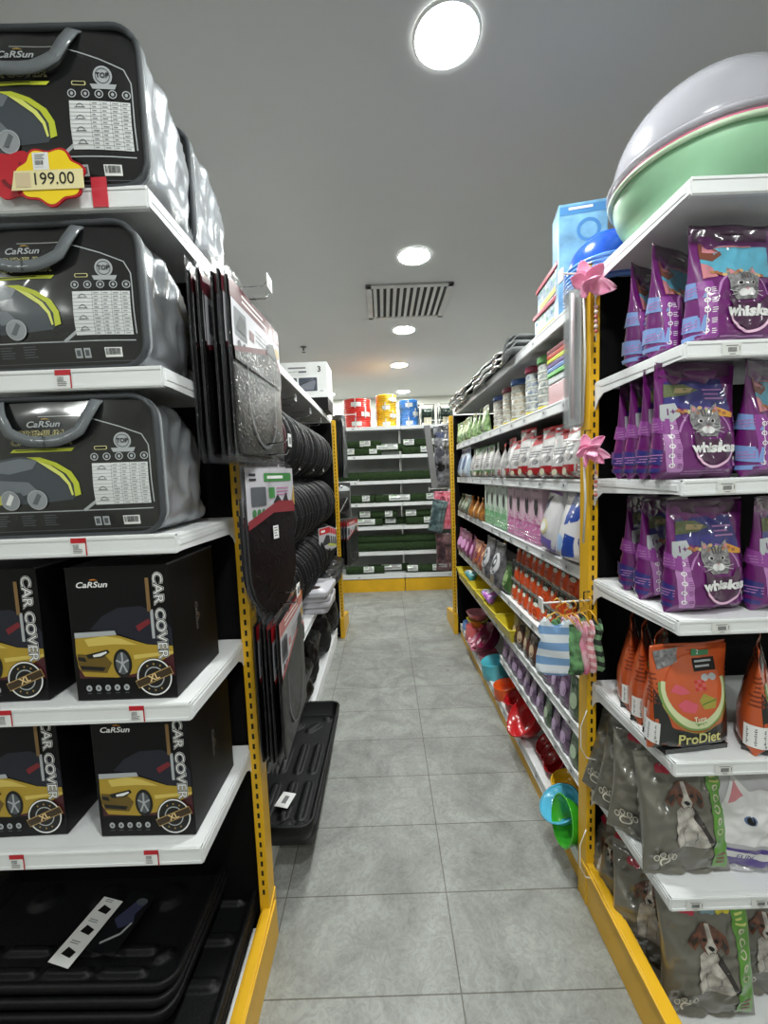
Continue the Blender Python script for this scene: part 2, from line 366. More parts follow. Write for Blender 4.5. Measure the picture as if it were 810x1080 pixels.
# right aisle unit facing the aisle : rz=-90 -> local x runs towards the camera, local y runs to +x
AX, AY0, AY1 = .684, 1.415, 3.80
t = empty('display_rack', 'shelving rack'); t['label'] = 'long white aisle rack on the right full of pet toys and bowls'; t.location = (1.14, 2.6, 0)
def ash(zt, y0=AY0, y1=AY1, D=.44, **k): return b_shelf(t, y1-y0, D, (AX, y1, zt), rz=-90, **k)
ash(2.143, lip=.045, marks=3); ash(1.825, lip=.045, marks=11); ash(1.525, lip=.045, marks=9, wire=True)
ash(1.215, lip=.045, marks=11, wire=True); ash(.845, lip=.045, marks=13); ash(.615, lip=.045, marks=12); ash(.425, y1=2.45, lip=.045, marks=7, bracket=False)
ash(.125, lip=.06, marks=9, bracket=False)
MB().box(1.13, 1.15, AY0-.02, AY1+.02, .02, 2.10, DARKP).build('back_panel', t)
MB().box(AX+.004, AX+.02, AY0, AY1, 0, .066, YEL).build('kick_plate', t)
MB().box(1.12, 1.17, AY0-.02, AY0+.03, 0, 2.11, YEL, .003).build('upright', t)
MB().box(1.12, 1.17, AY1-.03, AY1+.02, 0, 2.11, YEL, .003).build('upright', t)
shift(t)
# left aisle unit : rz=90 -> local x runs away from the camera, local y runs to -x
BX, BY0, BY1 = -.470, 1.31, 3.80
t = empty('display_rack', 'shelving rack'); t['label'] = 'long black aisle rack on the left with steering wheel covers and mats'; t.location = (-.93, 2.6, 0)
for zt, d, mk in ((2.105, .44, 0), (.715, .42, 5)): b_shelf(t, BY1-BY0, d, (BX, BY0, zt), rz=90, lip=.04, marks=mk)
b_shelf(t, BY1-BY0, .42, (BX-.03, BY0, .125), rz=90, lip=.06, bracket=False, label=None)
MB().box(-.94, -.92, BY0-.02, BY1+.02, .02, 2.10, DARKP).build('back_panel', t)
MB().box(BX-.05, BX-.034, BY0, BY1, 0, .066, SHELFW).build('kick_plate', t)
MB().box(-.96, -.91, BY0-.03, BY0+.02, 0, 2.10, YEL, .003).build('upright', t)
MB().box(-.96, -.91, BY1-.02, BY1+.03, 0, 2.10, YEL, .003).build('upright', t)
for y, z in ((2.45, 2.0), (2.45, 1.60), (2.45, 1.22)): MB().box(-.918, -.906, BY0+.05, BY1-.05, z-.012, z+.012, WIRE).build('hook_rail', t)
shift(t)
# far end units
for sx, px, lab in ((-1, -.455, 'far left end rack with narrow yellow upright beyond the wheel covers'), (1, .650, 'far right end rack with narrow yellow upright near the back shelves')):
    t = empty('display_rack', 'shelving rack'); t['label'] = lab; t.location = (px, 3.86, 0)
    b_post(t, px, 3.86, .034, .06, 2.10, 0); b_post(t, px+sx*1.0, 3.86, .034, .06, 2.10, 0)
    x0, x1 = sorted((px+sx*.02, px+sx*.98))
    MB().box(x0, x1, 3.845, 3.862, .02, 2.10, DARKP).build('back_panel', t)
    for zt in (2.10, 1.75, 1.40, 1.05, .70, .12): 
        s = MB().box(0, x1-x0, .002, .36, -.022, 0, SHELFW).box(0, x1-x0, 0, .012, -.04, 0, SHELFW).build('shelf', t, loc=(x1, 4.29, zt), rot=(0, 0, PI))
    for xx in (px, px+sx*1.0):
        MB().prism([(3.84, 0), (4.30, 0), (4.30, .12), (3.92, .2), (3.84, .2)], xx-.02, xx+.02, YEL, 'yz').build('foot', t, bevel=.003)
    shift(t)
# back units facing the camera
BACKP = mat('grey_perforated_panel', (150, 152, 150), rough=.6)
for x0, lab in ((-.98, 'white back shelving bay on the left under the red and yellow hoses'), (.245, 'white back shelving bay on the right under the blue hoses')):
    t = empty('display_rack', 'shelving rack'); t['label'] = lab; t.location = (x0, 5.84, 0)
    for zt in (2.21, 1.835, 1.50, 1.205, .89, .545, .235): b_shelf(t, 1.215, .44, (x0, 5.4, zt), lip=.045 if zt > .3 else .055, bracket=True, tickets=[(.6, 'w')])
    MB().box(x0, x0+1.215, 5.84, 5.86, .02, 2.2, BACKP).build('back_panel', t)
    MB().box(x0, x0+1.215, 5.405, 5.43, 0, .17, YEL).build('kick_plate', t)
    MB().box(x0-.006, x0+.016, 5.80, 5.85, 0, 2.2, SHELFW).build('upright', t)
    shift(t)
# ================================================================ CAR COVER BAGS (left end rack)
random.seed(7)
SILV = mat('silver_coated_fabric', (158, 161, 167), rough=.36, metal=.45, var=.10, bump=1, bs=6, coat=.8, crinkle=1, cs=5)
BAGP = filmp((14, 15, 17), 'black_print_under_film', cr=.55, cs=9)
PIPE = mat('dark_grey_zipper_tape', (62, 65, 70), rough=.6)
STRAP = mat('grey_woven_strap', (104, 109, 114), rough=.6, bump=.2, bs=300, coat=.5, crinkle=.3)
OLIVE = flat((196, 204, 60)); PALEY = flat((214, 206, 150)); LGREY = flat((176, 180, 184)); MGREY = flat((84, 88, 94)); DGREY = flat((40, 42, 46)); FABG = flat((96, 100, 106)); FABL = flat((150, 154, 160))
def carsun(a, x, y, h, m, m2, rot=0, L=3):
    a.text('CaRSun', x, y, h, m, L, rot=rot, off=.02, shear=.25, sx=1.25)
    c, d = math.cos(R(rot)), math.sin(R(rot))
    p = [(-.2, .95), (.5, 1.05), (1.3, .75), (.6, .82), (-.2, .8)]
    a.poly([(x+(px*c-py*d)*h, y+(px*d+py*c)*h) for px, py in p], m2, L)
def ccbag(v):
    Wb, H, D = .43, .30, .235
    t = empty('car_cover_bag', 'car cover')
    def prof(k, r=.05, w=Wb/2, h=H):
        # rounded rectangle, k in 0..1
        pts = []
        for cx, cz, a0 in ((w-r, h-r, 0), (-w+r, h-r, 90), (-w+r, r, 180), (w-r, r, 270)):
            for q in range(8): a = R(a0+q*90/7); pts.append((cx+r*math.cos(a), cz+r*math.sin(a)))
        return pts
    def bulge(u, z): # front face bows outwards a little
        return -.014*(1-(abs(u)/(Wb/2))**3)*(1-abs(2*z/H-1)**3) - .003*noise.noise(Vector((u*14, z*14, v)))
    P = prof(0)
    Q = []
    for k in range(len(P)):   # even points round the outline
        a0, b0 = P[k], P[(k+1) % len(P)]; c_ = max(1, int(math.hypot(b0[0]-a0[0], b0[1]-a0[1])/.014))
        for q in range(c_): Q.append((a0[0]+(b0[0]-a0[0])*q/c_, a0[1]+(b0[1]-a0[1])*q/c_))
    n = len(Q); NY = 22; vs = []; fs = []; SCL = ((0, 1), (.05, .995), (.11, .985), (.17, .955), (D-.02, .88), (D, .76))
    for i in range(NY+1):
        y = D*(1-(1-i/NY)**1.15)
        for (ya, sa), (yb, sb) in zip(SCL, SCL[1:]):
            if ya <= y <= yb+1e-6: s_ = sa+(sb-sa)*(y-ya)/(yb-ya)
        g_ = .020*min(1, y/.05)
        for x, z in Q:
            N1 = noise.noise(Vector((x*7, y*11, z*7+v*3))); N2 = abs(noise.noise(Vector((x*15+3, y*20, z*13+v))))
            w = g_*(N1*.9-.9*N2+.15)
            vs.append((x*(1-(1-s_)*.35)+w*(1 if x > 0 else -1), y, max(.001, z*s_+w*(.7 if z > H*.6 else .1))))
    for i in range(NY):
        for k in range(n): fs.append((i*n+k, i*n+(k+1) % n, (i+1)*n+(k+1) % n, (i+1)*n+k))
    fs.append(tuple(NY*n+k for k in range(n)))
    MB().add(vs, fs, SILV, True).build('silver_cover', t)
    # front printed sheet
    fr = MB(); a = Art(); a.poly(P, BAGP, 0)
    F = lambda u, z, e: (u, bulge(u, z)-e, z)
    a.bake(fr, F, step=.03)
    a = Art()
    DIAG = flat((150, 152, 150), 'film_line', coat=1, rough=.3)
    a.line([(-.205, .17), (-.10, .255)], .0025, DIAG).line([(-.185, .10), (-.205, .12)], .002, DIAG).line([(-.03, .262), (.06, .262)], .002, DIAG)
    a.line([(.06, .262), (.14, .236), (.185, .218), (.196, .195), (.198, .07)], .0022, LGREY)
    a.line([(-.20, .0565), (.195, .0565)], .0022, LGREY).line([(-.205, .014), (.2, .014)], .0014, MGREY)
    a.line([(.05, .0565), (.085, .08)], .006, LGREY)
    carsun(a, -.02, .245, .013, LGREY, GOLD)
    for s_, yy in (('PREMIUM', .2245), ('CAR COVER', .2075)):
        a.text(s_, -.025, yy, .0135, PALEY, 2, off=.045, shear=.1, sx=1.25); a.text(s_, -.025, yy, .0135, BLACK, 3, off=-.004, shear=.1, sx=1.25)
    a.poly([(-.085, .193), (.045, .193), (.038, .186), (-.092, .186)], OLIVE, 2).lines(-.08, .1915, .02, 1, .003, .0016, BLACK, 3)
    # covered car
    CARB = flat((66, 72, 80), 'covered_car_dark', coat=.4); CARL = flat((112, 118, 126), 'covered_car_light', coat=.4)
    a.poly([(-.175, .078), (-.178, .11), (-.165, .135), (-.145, .155), (-.115, .172), (-.075, .178), (-.035, .176), (.0, .164), (.03, .145), (.042, .125), (.045, .10), (.03, .082), (-.06, .074)], CARB, 1)
    a.poly([(-.150, .148), (-.115, .167), (-.075, .173), (-.035, .170), (-.05, .15), (-.10, .14)], CARL, 2)
    a.poly([(-.17, .09), (-.168, .115), (-.13, .128), (-.06, .122), (-.04, .10), (-.09, .09)], CARL, 2).poly([(-.12, .085), (-.115, .1), (-.08, .1), (-.07, .084)], CARB, 3)
    a.poly([(-.06, .176), (-.03, .175), (.005, .162), (.034, .142), (.048, .118), (.05, .092), (.036, .088), (.036, .115), (.022, .138), (-.004, .156)], OLIVE, 3)
    a.poly([(-.04, .169), (-.008, .157), (.016, .138), (.03, .117), (.034, .092), (.030, .09), (.024, .114), (.008, .134), (-.014, .15)], flat((225, 228, 120)), 4)
    for cx, cc in ((-.172, OLIVE), (-.105, LGREY), (-.045, MGREY)):
        a.ell(cx, .083, .021, .021, FABL, 4).ring(cx, .083, .0195, .0215, LGREY, 5); a.poly([(cx-.012, .075), (cx+.002, .098), (cx+.010, .092), (cx-.002, .072)], WHITE if cc is LGREY else FABG, 5)
    a.poly([(-.16, .098), (-.12, .096), (-.118, .076), (-.156, .070)], OLIVE, 2)
    # seal, badges, size chart
    a.ell(.145, .205, .018, .018, LGREY, 2, 28).ring(.145, .205, .0125, .014, MGREY, 3).text('TOP', .145, .205, .009, DGREY, 4, off=.03); a.poly([(.12, .190), (.17, .190), (.166, .181), (.124, .181)], LGREY, 3)
    a.rrect(.085, .187, .112, .195, .003, PALEY, 2).rrect(.087, .1885, .110, .1935, .002, BLACK, 3)
    for i in range(5): a.ring(.084+i*.0255, .172, .0062, .0082, LGREY, 2, 16).ell(.084+i*.0255, .172, .003, .0035, LGREY, 2, 8)
    CH = flat((222, 224, 226), 'size_chart', coat=1, crinkle=.3)
    a.rect(.078, .068, .192, .158, CH, 2)
    for i in range(1, 12): a.line([(.078, .068+i*.0075), (.192, .068+i*.0075)], .0006, GREY, 3)
    for x in (.118, .137, .156, .175): a.line([(x, .068), (x, .158)], .0006, GREY, 3)
    for i in range(12):
        for x in (.121, .140, .159, .178): a.rect(x, .0705+i*.0075, x+random.uniform(.006, .012), .0725+i*.0075, flat((150, 152, 156)), 3)
    for i in range(4): a.ring(.098, .078+i*.0225, .006, .0072, MGREY, 3, 14, 0, 180).line([(.088, .078+i*.0225), (.108, .078+i*.0225)], .0012, MGREY, 3)
    for x0 in (-.195, -.15, -.09, -.04): a.lines(x0, .049, x0+.035, 5, .0052, .0018, MGREY, 2)
    a.rect(.068, .022, .082, .042, LGREY, 2).rect(.086, .022, .1, .042, LGREY, 2).rect(.071, .026, .079, .038, MGREY, 3).rect(.089, .026, .097, .038, MGREY, 3); a.barcode(.13, .022, .165, .042)
    a.bake(fr, F, eps=.0005, step=.03)
    fr.build('printed_insert', t)
    pp = [(x, -.003+0*z, z) for x, z in prof(0, .052, Wb/2+.001, H+.001)]
    MB().tube(pp, .0062, PIPE, 8, closed=True).build('zipper_piping', t)
    pp = [(x, .012, z) for x, z in prof(0, .055, Wb/2+.004, H+.003)]
    MB().tube(pp, .003, mat('clear_pvc_edge', (190, 194, 198), rough=.15, alpha=.5), 6, closed=True).build('clear_piping', t)
    for x, nm in ((-.105, 0), (.09, 0)):
        sgn = 1 if x < 0 else -1
        s = MB(); pth = [(x-sgn*.012, .02, H+.004), (x-sgn*.008, -.008, H-.004), (x+sgn*.006, -.022, H-.04), (x+sgn*.025, -.027, H-.075), (x+sgn*.065, -.028, H-.092), (x+sgn*.1, -.028, H-.094)]
        m = 12; pts = []
        for i in range(m+1):
            q = i/m*(len(pth)-1); j = min(int(q), len(pth)-2); w = q-j; pts.append(Vector(pth[j])*(1-w)+Vector(pth[j+1])*w)
        vs = []
        for i, p in enumerate(pts):
            d = (pts[min(i+1, m)]-pts[max(i-1, 0)]).normalized(); nrm = Vector((d.z, 0, -d.x)); nrm = nrm.normalized() if nrm.length > .1 else Vector((1, 0, 0))
            w = .0115
            for e in (-w, w): vs += [p+nrm*e, p+nrm*e+Vector((0, .003, 0))]
        fs = []
        for i in range(m):
            b_ = i*4; c_ = b_+4; fs += [(b_, b_+2, c_+2, c_), (b_+1, c_+1, c_+3, b_+3), (b_, c_, c_+1, b_+1), (b_+2, b_+3, c_+3, c_+2)]
        s.add(vs, fs, STRAP, True).build('carry_handle', t)
    return t
put('ccbag', lambda: ccbag(1), (-.668, .878, 2.164), 'silver car cover in a clear zip bag on the top shelf by the price splash', 'zipped car cover bags', rz=1, sc=(1, 1, .985))
put('ccbag', lambda: ccbag(1), (-.702, .885, 1.812), 'silver car cover in a clear zip bag on the second shelf from the top', 'zipped car cover bags', rz=-1, sc=(1, 1, .96))
put('ccbag', lambda: ccbag(1), (-.700, .888, 1.458), 'silver car cover in a clear zip bag on the third shelf, above the black boxes', 'zipped car cover bags', rz=0, sc=(1.0, 1, .985))
put('ccbag', lambda: ccbag(1), (-.682, 1.125, 2.164), 'silver car cover bag standing behind the topmost one, only its edge in view', 'zipped car cover bags', rz=-2)
# ---------------- price splash on the top shelf
def b_splash(colour, w, txt):
    t = empty('price_splash', 'price sign')
    n = 72; pts = []; inn = []
    for k in range(n):
        a = 2*PI*k/n; r = 1+.09*math.sin(a*7) if txt else 1+.1*math.sin(a*6+1)
        pts.append((w*r*math.cos(a), .78*w*r*math.sin(a))); inn.append((w*.93*r*math.cos(a), .78*w*.92*r*math.sin(a)))
    MB().prism(pts, 0, .003, RED).build('board', t)
    if txt:
        a = Art(); a.poly(inn, flat((248, 214, 30)), 1); a.rect(-w*.45, w*.18, w*.02, w*.66, WHITE, 2)
        a.barcode(-w*.4, w*.26, -w*.1, w*.45, 3); a.lines(-w*.38, w*.6, -.002, 3, .0035, .0013, GREY, 3); a.bake(MB(), face_front()).build('printed_face', t)
        a = Art(); CR = flat((236, 224, 172)); a.poly([(-w*1.15, -w*.38), (-w*1.02, w*.16), (w*1.02, w*.16), (w*1.02, -w*.38)], CR, 4)
        a.text('199.00', w*.12, -w*.10, w*.34, flat((24, 26, 24)), 5, sx=1.0, off=.004); a.rect(-w*1.0, -w*.3, -w*.55, w*.1, flat((216, 196, 160)), 5)
        a.bake(MB(), face_front()).build('price_card', t)
    else:
        a = Art(); a.ring(.0, .0, w*.35, w*.5, flat((120, 8, 24)), 1, 24, 200, 420); a.bake(MB(), face_front()).build('printed_face', t)
    return t
put('splash', lambda: b_splash(0, .066, 1), (-.632, .852, 2.172), 'yellow cloud shaped price sign with red border reading 199.00 on the top shelf edge', rz=0)
put('splash2', lambda: b_splash(0, .055, 0), (-.705, .856, 2.180), 'red cloud shaped sign at the photo edge beside the yellow price sign')
def b_tape():
    return cat(MB().box(-.015, .015, -.003, -.0005, -.040, .016, flat((214, 60, 74), 'red_tape', alpha=.85)).build('red_label_strip'), 'label')
put('tape', b_tape, (-.548, .871, 2.163), 'translucent red strip stuck on the top shelf edge right of the price sign')
# ---------------- black boxes
BOXK = mat('black_printed_carton', (9, 9, 10), rough=.45, var=.04, spec=.25)
def b_ccbox():
    w, H, D = .115, .31, .235
    t = empty('car_cover_box', 'boxed car cover')
    MB().box(-w, w, 0, D, 0, H, BOXK, .002).build('carton', t)
    a = Art(); X = lambda c: (c-200)*.000742-w; Y = lambda c: (925-c)*.000838
    P = lambda L_: [(X(p), Y(q)) for p, q in L_]
    GD = flat((176, 146, 48), 'gold_car_paint_print'); GL = flat((214, 190, 96)); GK = flat((104, 82, 26)); NV = flat((22, 24, 40)); TY = flat((10, 10, 12))
    a.rect(X(214), Y(862), X(508), Y(800), flat((70, 20, 30)), 1)
    a.poly(P([(260, 725), (300, 690), (350, 668), (420, 665), (480, 690), (508, 730), (508, 790), (440, 775), (380, 752), (330, 735)]), NV, 1)
    a.poly(P([(400, 720), (440, 700), (448, 712), (408, 735)]), flat((120, 30, 40)), 2)
    a.poly(P([(212, 733), (335, 730), (340, 742), (212, 748)]), LGREY, 4)
    a.poly(P([(212, 746), (300, 738), (345, 745), (380, 756), (430, 772), (508, 778), (508, 800), (470, 818), (400, 850), (330, 862), (230, 856), (214, 830), (210, 790)]), GD, 2)
    a.poly(P([(240, 752), (300, 744), (350, 752), (400, 772), (330, 768), (250, 772)]), GL, 3)
    a.poly(P([(214, 792), (300, 800), (318, 820), (300, 848), (222, 842), (214, 820)]), GK, 3)
    a.poly(P([(214, 800), (236, 803), (240, 815), (216, 810)]), TY, 4).poly(P([(220, 825), (298, 832), (290, 842), (224, 836)]), TY, 4)
    a.poly(P([(240, 795), (308, 782), (314, 790), (290, 804), (248, 806)]), TY, 4).poly(P([(262, 796), (304, 787), (306, 791), (286, 800), (264, 802)]), WHITE, 5)
    a.ell(X(351), Y(822), .021, .034, TY, 5, 24).ell(X(351), Y(822), .015, .026, MGREY, 6, 24).ell(X(351), Y(822), .0035, .006, LGREY, 8, 12)
    for k in range(5):
        g = R(90+72*k); a.line([(X(351), Y(822)), (X(351)+.015*math.cos(g), Y(822)+.026*math.sin(g))], .004, LGREY, 7)
    a.poly(P([(385, 800), (508, 792), (508, 800), (388, 812)]), GL, 3)
    carsun(a, X(277), Y(603), .013, WHITE, flat((214, 130, 50)))
    tx = X(478); ty = Y(693)
    a.text('CAR COVER', tx, ty, .0215, WHITE, 6, rot=-90, off=.07, sx=1.22); a.text('CAR COVER', tx, ty, .0215, BLACK, 7, rot=-90, off=.045, sx=1.22); a.text('CAR COVER', tx, ty, .0215, WHITE, 8, rot=-90, off=.0, sx=1.22)
    a.rect(X(441), Y(680), X(452), Y(588), flat((130, 100, 60)), 6).rect(X(449), Y(755), X(458), Y(675), LGREY, 6)
    cx, cy_ = X(446), Y(863)
    a.ell(cx, cy_, .041, .045, BLACK, 8, 32); a.ring(cx, cy_, .0365, .0395, WHITE, 9, 36, asp=1.1); a.ring(cx, cy_, .020, .0225, LGREY, 9, 30, asp=1.1)
    for k in (60, 90, 120, 240, 270, 300): a.ell(cx+.029*math.cos(R(k)), cy_+.031*math.sin(R(k)), .0022, .0025, GOLD, 9, 6)
    q = R(22); ux, uy = math.cos(q), math.sin(q)
    def band(l, h): return [(cx+a_*ux*l-b_*uy*h, cy_+a_*uy*l+b_*ux*h) for a_, b_ in ((-1, -1), (1, -1), (1, 1), (-1, 1))]
    a.poly(band(.044, .0098), flat((190, 156, 100)), 10).poly(band(.043, .0078), flat((60, 44, 24)), 11)
    a.text('XL', cx, cy_, .0145, flat((236, 206, 150)), 13, rot=22, off=.03)
    for k in range(5): a.ell(X(240)+k*.0215, Y(890), .0066, .0075, LGREY, 3, 16).ell(X(240)+k*.0215, Y(890), .0028, .0032, MGREY, 4, 8).rect(X(240)+k*.0215-.005, Y(906), X(240)+k*.0215+.005, Y(904), MGREY, 3)
    a.bake(MB(), face_front(), eps=.00035).build('front_print', t)
    a = Art(); carsun(a, D*.5, .155, .013, flat((92, 88, 84)), flat((110, 84, 60)), rot=-90)
    for s in (1, -1): a.bake(MB(), lambda u, v, e, s=s: (s*(w+e), u if s > 0 else D-u, v), eps=.0005).build('side_print', t)
    a = Art(); carsun(a, 0, D*.5, .014, LGREY, GOLD); a.bake(MB(), lambda u, v, e: (u, v, H+e), eps=.0005).build('top_print', t)
    MB().box(-w+.001, w-.001, -.004, .002, H-.001, H+.0015, BOXK).box(w-.003, w+.0005, 0, D, H-.001, H+.003, mat('worn_card_edge', (70, 70, 72), rough=.7)).build('lid_flap', t)
    return t
BXS = [(-.606, .893, 1.075, 'upper right black car cover box with gold car, fully in view'), (-.908, .900, 1.075, 'upper left black car cover box, cut by the photo edge'),
       (-.596, .905, .724, 'lower right black car cover box with gold car, above the black trays'), (-.915, .915, .724, 'lower left black car cover box, cut by the photo edge')]
for i, (x, y, z, s) in enumerate(BXS): put('ccbox', b_ccbox, (x+.0, y, z), s, 'black car cover boxes', rz=(0, 1, -1, 1)[i])
# ---------------- trunk trays
TRAYM = mat('black_moulded_plastic', (13, 14, 16), rough=.5, bump=.15, bs=160, var=.08, spec=.35)
def b_tray(w, d, h, ridges, lab=False):
    t = empty('trunk_tray', 'car boot tray')
    def rr(x, y, r, inset, z, n=6):
        o = []
        for cx, cy_, a0 in ((x-r, y-r, 0), (-x+r, y-r, 90), (-x+r, -y+r, 180), (x-r, -y+r, 270)):
            for q in range(n+1):
                a = R(a0+q*90/n); rr_ = max(r-inset, .004); o.append((cx+rr_*math.cos(a), cy_+rr_*math.sin(a), z))
        return o
    L = [(0.014, 0), (.0, h*.5), (-.004, h-.004), (-.002, h), (.008, h), (.012, h-.004), (.020, .010), (.034, .006)]
    vs = []; n = 28; fs = []
    for ins, z in L: vs += rr(w/2, d/2, .05, ins, z)
    K = len(L)
    for i in range(K-1):
        for k in range(n): fs.append((i*n+k, i*n+(k+1) % n, (i+1)*n+(k+1) % n, (i+1)*n+k))
    fs.append(tuple(range(n))); 
    MB().add(vs, fs, TRAYM, True).build('rim', t)
    nu, nv = 70, 110
    bm_x, bm_y = w/2-.03, d/2-.03
    def fl(a, b):
        x = -bm_x+2*bm_x*a; y = -bm_y+2*bm_y*b; z = .006
        for (cx, cy_, l, r, ang) in ridges:
            c, s = math.cos(ang), math.sin(ang); dx, dy = (x-cx)*c+(y-cy_)*s, -(x-cx)*s+(y-cy_)*c
            q = math.hypot(max(0, abs(dx)-l), dy)
            if q < r: z += .012*min(1, (1-q/r)*2.2)
        return (x, y, z)
    MB().grid(fl, nu, nv, TRAYM).build('ribbed_base', t)
    return t
rid = []
for yy in (-.24, .04): 
    for xx, l in ((-.14, .07), (-.065, .085), (.01, .085), (.085, .095), (.155, .095)): rid.append((xx, yy, l, .019, PI/2))
for xx in (-.1, 0, .1): rid.append((xx, -.395, .02, .03, .9)); rid.append((xx, .30, .03, .024, .9))
for sx in (-1, 1):
    for sy in (-1, 1): rid.append((sx*.165, sy*.385, .001, .026, 0))
b_at = lambda: b_tray(.46, .93, .075, rid)
put('atray', b_at, (-.548, 1.90, .128), 'black ribbed boot tray under the aisle one it carries', 'black ribbed boot trays in the left aisle', rz=0, sc=(1, .93, 1))
put('atray', b_at, (-.545, 1.865, .178), 'black ribbed boot tray jutting into the aisle, topmost of its pair', 'black ribbed boot trays in the left aisle', rz=-1, sc=(1, .93, 1))
rid2 = []
for yy in (-.16, -.105): 
    for xx in (-.27, -.12, .03, .18): rid2.append((xx, yy, .05, .014, 0))
for xx in (-.2, .0, .2): rid2.append((xx, .05, .0, .05, 0)); rid2.append((xx, .14, .07, .014, 0))
rid2.append((.27, -.12, .01, .016, .7))
b_bt = lambda: b_tray(.70, .44, .05, rid2)
for i in range(3): put('btray', b_bt, (-.925, 1.120+.012*(i-1), .205+.026*i), 'black boot tray with paper label, %s of the upper stack under the boxes' % ('lowest', 'middle', 'topmost')[i], 'upper stack of black boot trays', rz=-1, sc=(1, .95, 1))
b_ct = lambda: b_tray(.86, .50, .05, [(xx, yy, .07, .02, 0) for xx in (-.3, -.1, .1, .3) for yy in (-.18, -.06, .06, .18)])
for i in range(3): put('ctray', b_ct, (-.905, 1.075, .102+.026*i), 'wide black boot tray, %s of the lower stack on the left rack base' % ('lowest', 'middle', 'topmost')[i], 'lower stack of black boot trays', sc=(1, .95, 1))
def b_leaf():
    t = empty('tray_label', 'paper label')
    MB().box(-.035, .035, -.085, .085, 0, .001, WHITE).build('paper', t)
    a = Art()
    for y in (-.055, 0, .055):
        a.poly([(-.018, y-.008), (.016, y-.011), (.02, y+.004), (-.012, y+.010)], BLACK, 1).lines(-.02, y+.026, .012, 2, .005, .0018, GREY, 1)
    a.bake(MB(), lambda u, v, e: (u, v, .001+e)).build('printed_face', t)
    return t
put('leaf', b_leaf, (-.90, 1.06, .294), 'long white paper label with three tray drawings on the trays at lower left', rz=-14, rx=2)
def b_mphoto():
    t = empty('product_leaflet', 'leaflet'); MB().box(-.045, .045, -.08, .08, 0, .001, filmp((16, 17, 20), cr=.8)).build('paper', t)
    a = Art(); a.poly([(-.03, .0), (.0, .06), (.03, .05), (.02, .02), (.035, .0), (0, -.02)], flat((58, 60, 88)), 1).ell(.015, .055, .018, .01, MGREY, 2).line([(-.02, -.06), (.02, -.03), (.03, 0)], .006, LGREY, 2)
    a.bake(MB(), lambda u, v, e: (u, v, .001+e)).build('printed_face', t); return t
put('mphoto', b_mphoto, (-.81, 1.08, .294), 'dark glossy product leaflet beside the white paper label on the trays', rz=-12, rx=2)
put('leafs', lambda: cat(MB().box(-.03, .03, -.04, .04, 0, .0012, WHITE).box(-.01, .01, -.02, .02, .0012, .0016, GREY).build('tray_label'), 'paper label'), (-.47, 1.62, .203), 'small white label card lying on the near end of the aisle tray', rz=-15)
